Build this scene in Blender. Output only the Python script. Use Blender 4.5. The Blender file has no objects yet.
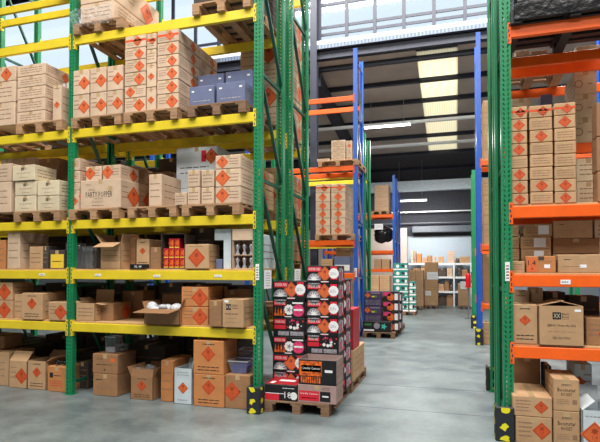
import bpy, math, random
from mathutils import Vector, Matrix
R_ = random.Random(7)
col = bpy.context.scene.collection
# ------------------------------------------------------------------ camera model (photo frame 600 x 442)
F = 507.0; HC = 1.72
PSI = math.atan(155/F); PIT = math.radians(1.3)
s, c = math.sin(PSI), math.cos(PSI); sp, cp = math.sin(PIT), math.cos(PIT)
Y0 = 269 - F*math.tan(PIT)
FW = Vector((-s*cp, c*cp, sp)); RT = Vector((c, s, 0)); UP = Vector((s*sp, -c*sp, cp))
EYE = Vector((0, 0, HC))
def ray(x, y): return FW + RT*((x-300)/F) + UP*((Y0-y)/F)
def AT(x, y, Y):
    d = ray(x, y); t = Y/d.y; return d.x*t, HC+d.z*t
def ATX(x, y, X):
    d = ray(x, y); t = X/d.x; return d.y*t, HC+d.z*t
def GR(x, y, z=0):
    d = ray(x, y); t = (z-HC)/d.z; return d.x*t, d.y*t
cam = bpy.data.cameras.new('camera'); co = bpy.data.objects.new('camera', cam); col.objects.link(co)
co.location = EYE; co.rotation_euler = (math.pi/2+PIT, 0, PSI)
cam.sensor_width = 36; cam.lens = F/600*36; cam.shift_y = (Y0-221)/600
cam.clip_start = .05; cam.clip_end = 300
bpy.context.scene.camera = co
# ------------------------------------------------------------------ materials
def lin(v): v /= 255; return v/12.92 if v <= .04045 else ((v+.055)/1.055)**2.4
def rgb(r, g, b): return (lin(r), lin(g), lin(b), 1)
M = {}
def mat(n, colr, rough=.6, metal=0, noise=0, nscale=8, bump=0, bscale=60, em=0, trans=0, alpha=1, objvar=0, stretch=(1,1,1)):
    m = bpy.data.materials.new(n); m.use_nodes = True; nt = m.node_tree; L = nt.links
    b = nt.nodes['Principled BSDF']
    b.inputs['Base Color'].default_value = rgb(*colr); b.inputs['Roughness'].default_value = rough
    b.inputs['Metallic'].default_value = metal
    if trans: b.inputs['Transmission Weight'].default_value = trans
    if alpha < 1: b.inputs['Alpha'].default_value = alpha
    if em: b.inputs['Emission Color'].default_value = rgb(*colr); b.inputs['Emission Strength'].default_value = em
    if noise or bump or objvar:
        tc = nt.nodes.new('ShaderNodeTexCoord'); mp = nt.nodes.new('ShaderNodeMapping'); mp.inputs['Scale'].default_value = stretch
        L.new(tc.outputs['Object'], mp.inputs['Vector'])
    if noise or objvar:
        nz = nt.nodes.new('ShaderNodeTexNoise'); nz.inputs['Scale'].default_value = nscale; nz.inputs['Detail'].default_value = 4
        L.new(mp.outputs[0], nz.inputs['Vector'])
        mr = nt.nodes.new('ShaderNodeMapRange'); mr.inputs['From Min'].default_value = .3; mr.inputs['From Max'].default_value = .7
        mr.inputs['To Min'].default_value = 1-noise; mr.inputs['To Max'].default_value = 1+noise
        L.new(nz.outputs['Fac'], mr.inputs['Value'])
        out = mr.outputs[0]
        if objvar:
            oi = nt.nodes.new('ShaderNodeObjectInfo'); m2 = nt.nodes.new('ShaderNodeMapRange')
            m2.inputs['To Min'].default_value = 1-objvar; m2.inputs['To Max'].default_value = 1+objvar*.6
            L.new(oi.outputs['Random'], m2.inputs['Value'])
            mu = nt.nodes.new('ShaderNodeMath'); mu.operation = 'MULTIPLY'
            L.new(out, mu.inputs[0]); L.new(m2.outputs[0], mu.inputs[1]); out = mu.outputs[0]
        vm = nt.nodes.new('ShaderNodeVectorMath'); vm.operation = 'SCALE'; vm.inputs[0].default_value = rgb(*colr)[:3]
        L.new(out, vm.inputs['Scale']); L.new(vm.outputs[0], b.inputs['Base Color'])
    if bump:
        n2 = nt.nodes.new('ShaderNodeTexNoise'); n2.inputs['Scale'].default_value = bscale; L.new(mp.outputs[0], n2.inputs['Vector'])
        bp = nt.nodes.new('ShaderNodeBump'); bp.inputs['Strength'].default_value = bump; bp.inputs['Distance'].default_value = .01
        L.new(n2.outputs['Fac'], bp.inputs['Height']); L.new(bp.outputs[0], b.inputs['Normal'])
    M[n] = m; return m
kb = dict(rough=.85, noise=.08, nscale=7, bump=.25, bscale=18, objvar=.10)
mat('pale_kraft', (206,178,152), **kb); mat('kraft', (188,150,112), **kb); mat('brown_kraft', (158,116,80), **kb)
mat('orange_kraft', (194,128,76), **kb); mat('cream_card', (212,196,166), **kb); mat('white_card', (206,216,222), **kb)
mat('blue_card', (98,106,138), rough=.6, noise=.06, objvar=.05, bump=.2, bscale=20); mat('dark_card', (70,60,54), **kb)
mat('black_card', (22,20,24), rough=.45, noise=.1); mat('red_card', (178,26,40), rough=.5, noise=.1)
mat('teal_card', (40,140,130), rough=.5, noise=.1); mat('purple_card', (66,48,88), rough=.5, noise=.2); mat('pink_card', (168,140,134), **kb)
mat('print_orange', (218,104,54), rough=.6); mat('print_rust', (160,60,28), rough=.6); mat('print_red', (214,36,54), rough=.5); mat('print_black', (28,24,24), rough=.6)
mat('print_brown', (142,112,88), rough=.8); mat('print_white', (236,236,236), rough=.5); mat('print_grey', (150,146,154), rough=.5, noise=.5, nscale=40)
mat('print_pink', (214,60,110), rough=.5, noise=.4, nscale=40); mat('print_teal', (70,190,176), rough=.5); mat('print_yellow', (236,200,60), rough=.5)
mat('print_flame', (214,96,30), rough=.5, noise=.7, nscale=30); mat('print_green', (60,120,70), rough=.5)
mat('print_deep', (204,84,38), rough=.7); mat('sill_sheet', (104,120,146), rough=.5); mat('tape', (190,160,120), rough=.25); mat('red_tape', (222,84,48), rough=.3); mat('clear_tape', (226,222,214), rough=.2)
mat('paper', (238,240,242), rough=.7)
mat('yellow_paint', (226,200,44), rough=.42, noise=.07, nscale=5, bump=.1); mat('orange_paint', (246,100,22), rough=.4, noise=.08, nscale=5, bump=.1)
mat('green_paint', (26,128,82), rough=.38, noise=.1, nscale=6); mat('dark_green_paint', (22,84,64), rough=.45, noise=.1)
mat('blue_paint', (36,92,190), rough=.35, noise=.08); mat('steel', (170,176,180), rough=.35, metal=.8)
mat('navy_steel', (38,42,58), rough=.5, noise=.15); mat('grey_steel', (88,94,104), rough=.5, noise=.1); mat('pale_steel', (204,218,230), rough=.45, noise=.08)
mat('pallet_wood', (172,134,100), rough=.85, noise=.22, nscale=6, stretch=(1,1,6), objvar=.2, bump=.3); mat('old_wood', (134,104,80), rough=.9, noise=.25, nscale=6, stretch=(1,1,6), objvar=.15, bump=.3)
mat('chipboard', (196,158,112), rough=.8, noise=.1, nscale=20)
mat('rubber', (34,38,44), rough=.6, noise=.2); mat('hazard_yellow', (232,222,30), rough=.5)
mat('white_paint', (232,236,238), rough=.45); mat('black_film', (20,19,21), rough=.25, noise=.3, bump=.8, bscale=14)
mat('clear_film', (206,212,220), rough=.18, alpha=.2, bump=.8, bscale=25); mat('thin_film', (206,212,220), rough=.18, alpha=.08); mat('bubble_wrap', (222,226,232), rough=.25, alpha=.8, bump=1, bscale=60)
mat('blue_plastic', (50,64,150), rough=.3, noise=.2); mat('silver', (196,196,204), rough=.25, metal=.5); mat('extinguisher_red', (200,20,24), rough=.25)
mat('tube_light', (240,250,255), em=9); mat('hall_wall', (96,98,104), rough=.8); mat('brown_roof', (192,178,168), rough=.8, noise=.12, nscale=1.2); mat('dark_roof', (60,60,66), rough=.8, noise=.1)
mat('white_wall', (176,190,202), rough=.8, noise=.03, nscale=1); mat('dark_wall', (70,72,80), rough=.85, noise=.1)
def special():
    # concrete floor
    m = mat('concrete', (150,158,158), rough=.5); nt = m.node_tree; L = nt.links; b = nt.nodes['Principled BSDF']
    tc = nt.nodes.new('ShaderNodeTexCoord')
    n1 = nt.nodes.new('ShaderNodeTexNoise'); n1.inputs['Scale'].default_value = .55; n1.inputs['Detail'].default_value = 3
    n2 = nt.nodes.new('ShaderNodeTexNoise'); n2.inputs['Scale'].default_value = 14; n2.inputs['Detail'].default_value = 8; n2.inputs['Roughness'].default_value = .7
    n3 = nt.nodes.new('ShaderNodeTexNoise'); n3.inputs['Scale'].default_value = 2.6; n3.inputs['Detail'].default_value = 6
    mx = nt.nodes.new('ShaderNodeMath'); mx.operation = 'MULTIPLY_ADD'; mx.inputs[1].default_value = .45
    my = nt.nodes.new('ShaderNodeMath'); my.operation = 'MULTIPLY_ADD'; my.inputs[1].default_value = .55
    mz = nt.nodes.new('ShaderNodeMath'); mz.operation = 'MULTIPLY_ADD'; mz.inputs[1].default_value = .35; mz.inputs[2].default_value = -.17
    for n in (n1, n2, n3): L.new(tc.outputs['Object'], n.inputs['Vector'])
    L.new(n2.outputs['Fac'], mz.inputs[0]); L.new(n1.outputs['Fac'], mx.inputs[0]); L.new(mz.outputs[0], mx.inputs[2])
    L.new(n3.outputs['Fac'], my.inputs[0]); L.new(mx.outputs[0], my.inputs[2])
    cr = nt.nodes.new('ShaderNodeValToRGB'); e = cr.color_ramp.elements
    e[0].position = .3; e[0].color = rgb(76,88,92); e[1].position = .7; e[1].color = rgb(132,142,143)
    L.new(my.outputs[0], cr.inputs[0]); L.new(cr.outputs[0], b.inputs['Base Color'])
    rr = nt.nodes.new('ShaderNodeMapRange'); rr.inputs['To Min'].default_value = .22; rr.inputs['To Max'].default_value = .5
    L.new(n3.outputs['Fac'], rr.inputs['Value']); L.new(rr.outputs[0], b.inputs['Roughness'])
    # window glass and skylight sheet
    g = bpy.data.materials.new('window_glass'); g.use_nodes = True; nt = g.node_tree; nt.nodes.clear()
    o = nt.nodes.new('ShaderNodeOutputMaterial'); mi = nt.nodes.new('ShaderNodeMixShader'); t = nt.nodes.new('ShaderNodeBsdfTransparent'); gl = nt.nodes.new('ShaderNodeBsdfGlossy')
    gl.inputs['Roughness'].default_value = .05; mi.inputs[0].default_value = .06; t.inputs[0].default_value = (.95,.98,1,1)
    nt.links.new(t.outputs[0], mi.inputs[1]); nt.links.new(gl.outputs[0], mi.inputs[2]); nt.links.new(mi.outputs[0], o.inputs[0]); M['window_glass'] = g
    k = bpy.data.materials.new('rooflight_sheet'); k.use_nodes = True; nt = k.node_tree; nt.nodes.clear()
    o = nt.nodes.new('ShaderNodeOutputMaterial'); a = nt.nodes.new('ShaderNodeBsdfTranslucent')
    tc = nt.nodes.new('ShaderNodeTexCoord'); w = nt.nodes.new('ShaderNodeTexWave'); w.inputs['Scale'].default_value = 4; w.inputs['Distortion'].default_value = .4
    cr = nt.nodes.new('ShaderNodeValToRGB'); cr.color_ramp.elements[0].color = rgb(250,234,204); cr.color_ramp.elements[1].color = rgb(255,250,230)
    nt.links.new(tc.outputs['Object'], w.inputs['Vector']); nt.links.new(w.outputs['Fac'], cr.inputs[0]); nt.links.new(cr.outputs[0], a.inputs[0])
    nt.links.new(a.outputs[0], o.inputs[0]); M['rooflight_sheet'] = k
special()
# ------------------------------------------------------------------ mesh builder
_txt = {}
def text_mesh(t):
    if t in _txt: return _txt[t]
    cu = bpy.data.curves.new('lettering', 'FONT'); cu.body = t; cu.size = 1; cu.resolution_u = 1
    o = bpy.data.objects.new('lettering', cu); col.objects.link(o)
    me = bpy.data.meshes.new_from_object(o.evaluated_get(bpy.context.evaluated_depsgraph_get()))
    vs = [v.co.copy() for v in me.vertices]; fs = [tuple(p.vertices) for p in me.polygons]
    bpy.data.objects.remove(o); bpy.data.curves.remove(cu); bpy.data.meshes.remove(me)
    if vs:
        x0 = min(v.x for v in vs); x1 = max(v.x for v in vs); y0 = min(v.y for v in vs); y1 = max(v.y for v in vs)
    else: x0 = y0 = 0; x1 = y1 = 1
    h = y1-y0
    _txt[t] = ([((v.x-(x0+x1)/2)/h, (v.y-(y0+y1)/2)/h) for v in vs], fs, (x1-x0)/h)
    return _txt[t]
class MB:
    def __init__(self): self.v = []; self.f = []; self.m = []; self.mats = []
    def mi(self, m):
        if m not in self.mats: self.mats.append(m)
        return self.mats.index(m)
    def poly(self, pts, m):
        n = len(self.v); self.v += [tuple(p) for p in pts]; self.f.append(tuple(range(n, n+len(pts)))); self.m.append(self.mi(m))
    def raw(self, vs, fs, m):
        n = len(self.v); self.v += [tuple(p) for p in vs]; k = self.mi(m)
        for f in fs: self.f.append(tuple(i+n for i in f)); self.m.append(k)
    def box(self, a, b, m, mx=None, ch=0):
        x0, y0, z0 = a; x1, y1, z1 = b
        if ch:
            vs = []; idx = {}
            for ix, X in ((0, x0), (1, x1)):
                for iy, Y in ((0, y0), (1, y1)):
                    for iz, Z in ((0, z0), (1, z1)):
                        sx, sy, sz = (ch if ix == 0 else -ch), (ch if iy == 0 else -ch), (ch if iz == 0 else -ch)
                        idx[ix, iy, iz] = len(vs)
                        vs += [(X, Y+sy, Z+sz), (X+sx, Y, Z+sz), (X+sx, Y+sy, Z)]
            g = lambda i, j, k, w: idx[i, j, k]+w
            fs = [(g(0,0,0,0),g(0,0,1,0),g(0,1,1,0),g(0,1,0,0)), (g(1,0,0,0),g(1,1,0,0),g(1,1,1,0),g(1,0,1,0)),
                  (g(0,0,0,1),g(1,0,0,1),g(1,0,1,1),g(0,0,1,1)), (g(0,1,0,1),g(0,1,1,1),g(1,1,1,1),g(1,1,0,1)),
                  (g(0,0,0,2),g(0,1,0,2),g(1,1,0,2),g(1,0,0,2)), (g(0,0,1,2),g(1,0,1,2),g(1,1,1,2),g(0,1,1,2))]
            for i in (0, 1):
                for j in (0, 1):
                    fs.append((g(i,j,0,0), g(i,j,0,1), g(i,j,1,1), g(i,j,1,0)))
                    fs.append((g(i,0,j,0), g(i,0,j,2), g(i,1,j,2), g(i,1,j,0)))
                    fs.append((g(0,i,j,1), g(0,i,j,2), g(1,i,j,2), g(1,i,j,1)))
                    for k in (0, 1): fs.append((g(i,j,k,0), g(i,j,k,1), g(i,j,k,2)))
        else:
            vs = [(x0,y0,z0),(x1,y0,z0),(x1,y1,z0),(x0,y1,z0),(x0,y0,z1),(x1,y0,z1),(x1,y1,z1),(x0,y1,z1)]
            fs = [(0,3,2,1),(4,5,6,7),(0,1,5,4),(1,2,6,5),(2,3,7,6),(3,0,4,7)]
        if mx: vs = [mx @ Vector(v) for v in vs]
        self.raw(vs, fs, m)
    def bar(self, a, b, w, t, m):           # square bar between two points
        a = Vector(a); b = Vector(b); L = (b-a).length
        q = (b-a).to_track_quat('Z', 'Y').to_matrix().to_4x4(); q.translation = a
        self.box((-w/2, -t/2, 0), (w/2, t/2, L), m, q)
    def tube(self, pts, r, m, n=8):
        for a, b in zip(pts, pts[1:]):
            a = Vector(a); b = Vector(b); L = (b-a).length
            q = (b-a).to_track_quat('Z', 'Y').to_matrix().to_4x4(); q.translation = a
            self.lathe([(r, 0), (r, L)], m, n, q)
    def lathe(self, prof, m, n=16, mx=None):
        vs = []; fs = []
        for r, z in prof:
            for k in range(n):
                a = 2*math.pi*k/n; v = Vector((r*math.cos(a), r*math.sin(a), z)); vs.append(mx @ v if mx else v)
        for i in range(len(prof)-1):
            for k in range(n): fs.append((i*n+k, i*n+(k+1) % n, (i+1)*n+(k+1) % n, (i+1)*n+k))
        fs.append(tuple(range(n))[::-1]); fs.append(tuple((len(prof)-1)*n+k for k in range(n)))
        self.raw(vs, fs, m)
    def build(self, name, parent=None, smooth=False, loc=None, rz=0):
        me = bpy.data.meshes.new(name); me.from_pydata(self.v, [], self.f)
        for k in self.mats: me.materials.append(M[k])
        me.polygons.foreach_set('material_index', self.m)
        if smooth: me.polygons.foreach_set('use_smooth', [True]*len(me.polygons))
        me.update()
        o = bpy.data.objects.new(name, me); col.objects.link(o); o.parent = parent
        if loc: o.location = loc
        o.rotation_euler.z = rz
        return o
INK = ['print_orange']
class Face:      # flat printing on one face of a box
    def __init__(self, mb, o, u, v, w, h): self.mb = mb; self.o = Vector(o); self.u = Vector(u); self.v = Vector(v); self.w = w; self.h = h; self.n = self.u.cross(self.v)
    def p(self, a, b, e=1): return self.o+self.u*a+self.v*b+self.n*(.0012*e)
    def rect(self, a0, b0, a1, b1, m, e=1): self.mb.poly([self.p(a0,b0,e), self.p(a1,b0,e), self.p(a1,b1,e), self.p(a0,b1,e)], m)
    def ngon(self, cx, cy, r, m, n=4, e=1, ph=0, r2=None):
        self.mb.poly([self.p(cx+(r if (r2 is None or k % 2 == 0) else r2)*math.cos(ph+2*math.pi*k/n), cy+(r if (r2 is None or k % 2 == 0) else r2)*math.sin(ph+2*math.pi*k/n), e) for k in range(n)], m)
    def ring(self, cx, cy, r, t, m, n=4, e=2):
        for k in range(n):
            a, b = 2*math.pi*k/n, 2*math.pi*(k+1)/n
            self.mb.poly([self.p(cx+q*math.cos(w), cy+q*math.sin(w), e) for q, w in ((r, a), (r, b), (r-t, b), (r-t, a))], m)
    def text(self, t, cx, cy, h, m, e=1, maxw=None):
        vs, fs, w = text_mesh(t); sx = h
        if maxw and w*h > maxw: sx = maxw/w
        self.mb.raw([self.p(cx+x*sx, cy+y*h, e) for x, y in vs], [f for f in fs], m)
    def diamond(self, cx, cy, r, red=False):
        self.ngon(cx, cy, r, INK[0]); self.ring(cx, cy, r*.88, r*.06, 'print_rust')
        self.ngon(cx, cy+r*.28, r*.30, 'print_rust', 14, 2, r2=r*.15); self.text('1.4', cx, cy-r*.18, r*.26, 'print_rust', 2); self.text('G', cx, cy-r*.52, r*.18, 'print_rust', 2)
    def lines(self, a0, b0, a1, b1, n, m='print_brown', seed=0):
        r = random.Random(seed)
        for k in range(n):
            y = b1-(b1-b0)*(k+.5)/n; t = min((b1-b0)/n*.13, .006); x = a0
            while x < a1-.01:
                L = min(r.uniform(.12, .3)*(a1-a0), a1-x); self.rect(x, y-t, x+L, y+t, m); x += L+.04*(a1-a0)
# ------------------------------------------------------------------ tagging
labels = {}
def tag(o, label, cat, group=None, kind=None):
    if kind: o['kind'] = kind
    if label:
        n = len(label.split())
        if not 4 <= n <= 16: print('LABELLEN', n, label)
        if label in labels: print('DUPLABEL', label)
        labels[label] = 1
        o['label'] = label; o['category'] = cat
    if group: o['group'] = group
    return o
def empty(name, loc, rz=0):
    o = bpy.data.objects.new(name, None); col.objects.link(o); o.location = loc; o.rotation_euler.z = rz; o.empty_display_size = .1; return o
def struct(mb, name):
    o = mb.build(name); o['kind'] = 'structure'; return o
# ------------------------------------------------------------------ cartons
seed_n = [0]
def printing(f, code, w, h):
    seed_n[0] += 1; sd = seed_n[0]
    if callable(code): code(f, w, h); return
    r = min(w*.37, h*.49)
    if code == 'd': f.lines(w*.08, h*.3, w*.42, h*.85, 3, seed=sd); f.diamond(w*.70, h*.45, r)
    elif code == 'l': f.diamond(w*.28, h*.5, r); f.lines(w*.55, h*.25, w*.92, h*.8, 3, seed=sd)
    elif code == 'c': f.diamond(w*.5, h*.49 if h < w*.8 else h*.45, min(r, w*.4)); f.lines(w*.2, h*.86, w*.8, h*.95, 1, seed=sd)
    elif code == 'C': f.diamond(w*.5, h*.6, min(w, h)*.24); f.lines(w*.15, h*.08, w*.85, h*.26, 2, 'print_black', seed=sd); f.lines(w*.3, h*.84, w*.7, h*.94, 1, 'print_black', seed=sd)
    elif code == 't': f.lines(w*.12, h*.2, w*.88, h*.8, 3, seed=sd)
    elif code == 'T': f.lines(w*.12, h*.55, w*.88, h*.8, 2, 'print_brown', seed=sd); f.lines(w*.12, h*.2, w*.55, h*.35, 1, seed=sd)
    elif code == 'o':
        f.rect(0, h*.5, w, h*.68, 'red_tape'); f.lines(w*.1, h*.15, w*.8, h*.42, 2, seed=sd); f.diamond(w*.6, h*.5, r*.9)
    elif code == 'b':       # firework importer's box: square XX logo and lettering
        f.rect(w*.40, h*.66, w*.52, h*.84, 'print_black'); f.text('XX', w*.46, h*.75, h*.09, 'cream_card', 2, w*.09)
        f.lines(w*.54, h*.68, w*.66, h*.84, 3, 'print_black', sd); f.lines(w*.2, h*.44, w*.8, h*.54, 1, 'print_brown', sd); f.lines(w*.32, h*.16, w*.68, h*.26, 1, 'print_brown', sd)
def faces(mb, w, d, h):
    return {'f': Face(mb, (-w/2, -d/2, 0), (1,0,0), (0,0,1), w, h), 'r': Face(mb, (w/2, -d/2, 0), (0,1,0), (0,0,1), d, h),
            'l': Face(mb, (-w/2, d/2, 0), (0,-1,0), (0,0,1), d, h), 't': Face(mb, (-w/2, -d/2, h), (1,0,0), (0,1,0), w, d),
            'k': Face(mb, (w/2, d/2, 0), (-1,0,0), (0,0,1), w, h)}
def carton_mb(w, d, h, m='kraft', code='d', side='t', tape='tape', extra=None):
    mb = MB(); mb.box((-w/2, -d/2, 0), (w/2, d/2, h), m, ch=min(.007, h*.05))
    INK[0] = 'print_deep' if m in ('kraft', 'brown_kraft', 'orange_kraft', 'dark_card') else 'print_orange'
    fc = faces(mb, w, d, h); tw = min(.028, w*.12)
    if tape:
        fc['t'].rect(w/2-tw, .004, w/2+tw, d-.004, tape)
        for k in 'fk': fc[k].rect(w/2-tw, h-min(.06, h*.25), w/2+tw, h-.004, tape, .6)
    if callable(code): code(fc['f'], w, h)
    else: printing(fc['f'], code, w, h)
    if callable(side): side(fc['r'], d, h); side(fc['l'], d, h)
    else: printing(fc['r'], side, d, h); printing(fc['l'], side, d, h)
    if extra: extra(fc, w, d, h)
    return mb
LOOK = {'pale_kraft': 'pale kraft', 'kraft': 'kraft', 'brown_kraft': 'brown kraft', 'orange_kraft': 'orange-brown', 'cream_card': 'cream', 'white_card': 'bluish white', 'blue_card': 'slate blue', 'dark_card': 'dark brown', 'pink_card':'pinkish'}
def span(x0, x1, yt, Y, base):
    """pixel span of a front face on plane Y -> world X0, X1 and height above its base"""
    xm = (x0+x1)/2
    zt = AT(xm, yt, Y)[1]
    dd = Y/ray(xm, yt).y; yb = 269-(base-HC)*F/dd; ym = (yt+yb)/2
    return AT(x0, ym, Y)[0], AT(x1, ym, Y)[0], max(zt-base, .03)
def one(x0, x1, yt, Y, base, d, label, group=None, m='kraft', code='d', side='t', rz=0, tape='tape', extra=None, name='carton', cat='carton'):
    X0, X1, h = span(x0, x1, yt, Y, base); w = X1-X0-.004
    o = carton_mb(w, d-.006, h-.0015, m, code, side, tape, extra).build(name, loc=((X0+X1)/2, Y+d/2, base), rz=math.radians(rz))
    tag(o, label, cat, group); o['_w'] = w; 
    top = base+h
    del o['_w']
    return o, top, (X0, X1)
ORD = ['top', 'second from top', 'third from top', 'fourth from top', 'fifth from top', 'sixth from top', 'seventh from top', 'eighth from top']
def stack(sname, Y, base, cols, d, m='kraft', side='t', back=0, group=None, tape='tape', noun='carton', backname='behind'):
    for cn, x0, x1, rows in cols:
        z = base; n = len(rows); X = None
        mm = m
        for k, (yt, code) in enumerate(rows):
            pass
            xa, xb, h = span(x0, x1, yt, Y, z)
            if X is None: X = (xa, xb)
            w = X[1]-X[0]-.011; j = R_.uniform(-.003, .003)
            look = LOOK.get(mm, mm)
            what = {'d': 'diamond-marked', 'l': 'diamond-marked', 'c': 'diamond-marked', 'C': 'diamond-marked', 'o': 'red-taped', 'b': 'black-logo'}.get(code if isinstance(code, str) else '', 'plain')
            pos = (('bottom' if k == 0 else ORD[n-1-k])+', ') if n > 1 else ''
            cc = f'{cn} column, ' if cn else ''
            lab = f'{look} {what} {noun}, {pos}{cc}{sname}'.replace(' column, ', ' of ' if False else ' column, ')
            hh = max(h, .05)
            o = carton_mb(w, d-.006, hh-.005, mm, code, side, tape).build('carton', loc=((X[0]+X[1])/2+j, Y+d/2, z)); tag(o, lab, 'carton', group or f'cartons in the {sname}')
            for q in range(back):
                if cn and cols[-1][0] != cn: continue
                b = o.copy(); col.objects.link(b); b.location.y += d*(q+1); 
                tag(b, lab.replace(sname, 'rear row of '+sname), 'carton', group or f'cartons in the {sname}')
            z += hh
    return z
# ------------------------------------------------------------------ pallets
_pal = {}
def pallet(X, Y, z, label, m='pallet_wood', w=.8, d=1.2, rz=0, group='wooden pallets'):
    """front-left corner X,Y"""
    root = empty('pallet', (X+w/2, Y+d/2, z), rz); tag(root, label, 'pallet', group)
    key = (m, w, d)
    if key not in _pal:
        a = MB()
        for k in range(7):
            y = -d/2+(d-.09)*k/6; a.box((-w/2, y, .122), (w/2, y+(.09 if k % 2 == 0 or d < 1 else .09), .144), m, ch=.002)
        for x in (-w/2, -.07, w/2-.14): a.box((x, -d/2, .1), (x+.14, d/2, .122), m)
        b = MB(); b.box((-.05, -.07, .022), (.05, .07, .1), m, ch=.003)
        r = MB()
        for x in (-w/2, -.05, w/2-.1): r.box((x, -d/2, 0), (x+.1, d/2, .022), m, ch=.002)
        ob = a.build('deck_boards', root); bo = b.build('block', root); ro = r.build('bottom_boards', root)
        _pal[key] = (ob.data, bo.data, ro.data); first = bo
        bo.location = (-w/2+.05, -d/2+.07, 0)
    else:
        me = _pal[key]
        for n, q in (('deck_boards', me[0]), ('bottom_boards', me[2])):
            o = bpy.data.objects.new(n, q); col.objects.link(o); o.parent = root
        o = bpy.data.objects.new('block', me[1]); col.objects.link(o); o.parent = root; o.location = (-w/2+.05, -d/2+.07, 0); first = o
    for i, x in enumerate((-w/2+.05, 0, w/2-.05)):
        for j, y in enumerate((-d/2+.07, 0, d/2-.07)):
            if i == j == 0: continue
            o = first.copy(); col.objects.link(o); o.parent = root; o.location = (x, y, 0)
    return z+.144
# ------------------------------------------------------------------ racks
PW, PD = .10, .08
def post_mb(h, m, holes=True, flip=False):
    mb = MB(); t = .004; f = -1
    # web at the front (y=0), flanges running back
    if holes:
        z = 0
        while z < h-.001:
            z1 = min(z+.05, h)
            for sgn in (-1, 1):
                xa, xb = (-PW/2, 0) if sgn < 0 else (0, PW/2)
                cx, cz = sgn*.022, z+.025; ox = sgn*.006
                hole = [(cx-.007+ox, z+.040), (cx+.007+ox, z+.040), (cx+.006-ox, z+.012), (cx-.006-ox, z+.012)]
                outer = [(xa, z1), (xb, z1), (xb, z), (xa, z)]
                for i in range(4):
                    j = (i+1) % 4
                    mb.poly([(outer[i][0], 0, outer[i][1]), (outer[j][0], 0, outer[j][1]), (hole[j][0], 0, hole[j][1]), (hole[i][0], 0, hole[i][1])], m)
            z = z1
    else: mb.box((-PW/2, 0, 0), (PW/2, t, h), m)
    for sx in (-1, 1):
        x = sx*PW/2
        mb.box((min(x, x-sx*t), .0005, 0), (max(x, x-sx*t), PD, h), m)
        mb.box((min(x-sx*t, x-sx*.03), PD-t, 0), (max(x-sx*t, x-sx*.03), PD, h), m)
    if holes:
        for sx in (-1,1):
            fc = Face(mb, (PW/2, 0, 0), (0,1,0), (0,0,1), PD, h) if sx > 0 else Face(mb, (-PW/2, PD, 0), (0,-1,0), (0,0,1), PD, h)
            z = .03
            while z < h-.05: fc.rect(.034, z, .046, z+.022, 'dark_green_paint' if 'green' in m else 'navy_steel'); z += .05
    mb.box((-.07, -.02, 0), (.07, PD+.02, .006), m)
    return mb
def frame(root, X, Yf, h, m, dm, depth=.9, near=True, yzs=None):
    """upright frame: two posts and bracing, X is the centre of the frame"""
    p = post_mb(h, m, near).build('upright_post', root); p.location = (X, Yf, 0)
    q = p.copy(); col.objects.link(q); q.parent = root; q.location = (X, Yf+depth, 0); q.rotation_euler.z = math.pi
    zs = yzs or [.16, 1.49, 2.83, 4.17, 5.5, 6.84]
    zs = [z for z in zs if z < h]
    for k, z in enumerate(zs):
        b = MB(); b.box((X-.015, Yf+.05, z-.02), (X+.015, Yf+depth-.05, z+.02), dm); b.build('horizontal_brace', root)
        if k+1 < len(zs):
            b = MB(); b.bar((X+.017, Yf+.05, zs[k+1]-.05), (X+.017, Yf+depth-.05, z+.05), .042, .03, dm); b.build('diagonal_brace', root)
def beam(root, Xa, Xb, Yf, z, m, depth=.9, label=None, back=True):
    """a front and a rear beam between two frame centres, z is the beam underside"""
    for bk in ((False, True) if back else (False,)):
        b = MB(); y0, y1 = (Yf-.002, Yf+.048) if not bk else (Yf+depth-.048, Yf+depth+.002)
        b.box((Xa+PW/2, y0, z), (Xb-PW/2, y1, z+.12), m, ch=.006)
        o = b.build('load_beam', root)
        for sx, X in ((1, Xa+PW/2), (-1, Xb-PW/2)):
            k = MB()
            ya, yb = (Yf-.008, Yf-.002) if not bk else (Yf+depth+.002, Yf+depth+.008)
            k.box((min(X, X-sx*.03), ya, z-.06), (max(X, X-sx*.03), yb, z+.16), m)
            ja, jb = (ya, Yf+.04) if not bk else (Yf+depth-.04, yb)
            k.box((min(X, X+sx*.006), ja, z-.06), (max(X, X+sx*.006), jb, z+.16), m)
            if not bk:
                fc = Face(k, (min(X, X-sx*.03), Yf-.008, z-.06), (1,0,0), (0,0,1), .03, .22)
                for q in range(4): fc.rect(.006+.006*(q%2), .014+.052*q, .018+.006*(q%2), .046+.052*q, 'navy_steel')
            k.build('beam_connector', o)
def deck(root, Xa, Xb, Yf, z, depth=.9):
    b = MB(); n = 3; w = (Xb-Xa-PW-.02)/n
    for k in range(n): b.box((Xa+PW/2+.01+k*w, Yf+.03, z), (Xa+PW/2+.006+(k+1)*w, Yf+depth-.03, z+.022), 'chipboard', ch=.003)
    b.build('shelf_boards', root)
def rack(label, frames_, Yf, h, beams, pm, dm, bm, near=True, depth=.9, decks=(), zs=None):
    root = empty('pallet_rack', (frames_[0], Yf, 0)); tag(root, label, 'pallet rack')
    inv = Matrix.Translation((-frames_[0], -Yf, 0))
    sub = []
    n0 = set(bpy.data.objects)
    for X in frames_: frame(root, X, Yf, h, pm, dm, depth, near, zs)
    for a, b in zip(frames_, frames_[1:]):
        for z in beams: beam(root, a, b, Yf, z, bm, depth)
        for z in decks: deck(root, a, b, Yf, z+.12, depth)
    for o in set(bpy.data.objects)-n0:
        if o.parent == root: o.matrix_parent_inverse = inv
    return root
LB = [.865, 1.58, 2.27, 3.53, 4.83, 6.0]
XL = -2.30
r1 = rack('green and yellow pallet rack, nearest on the left, loaded with cartons', [-7.84, -5.07, XL], 5.75, 7.5, LB, 'green_paint', 'dark_green_paint', 'yellow_paint', decks=LB[:2])
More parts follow.
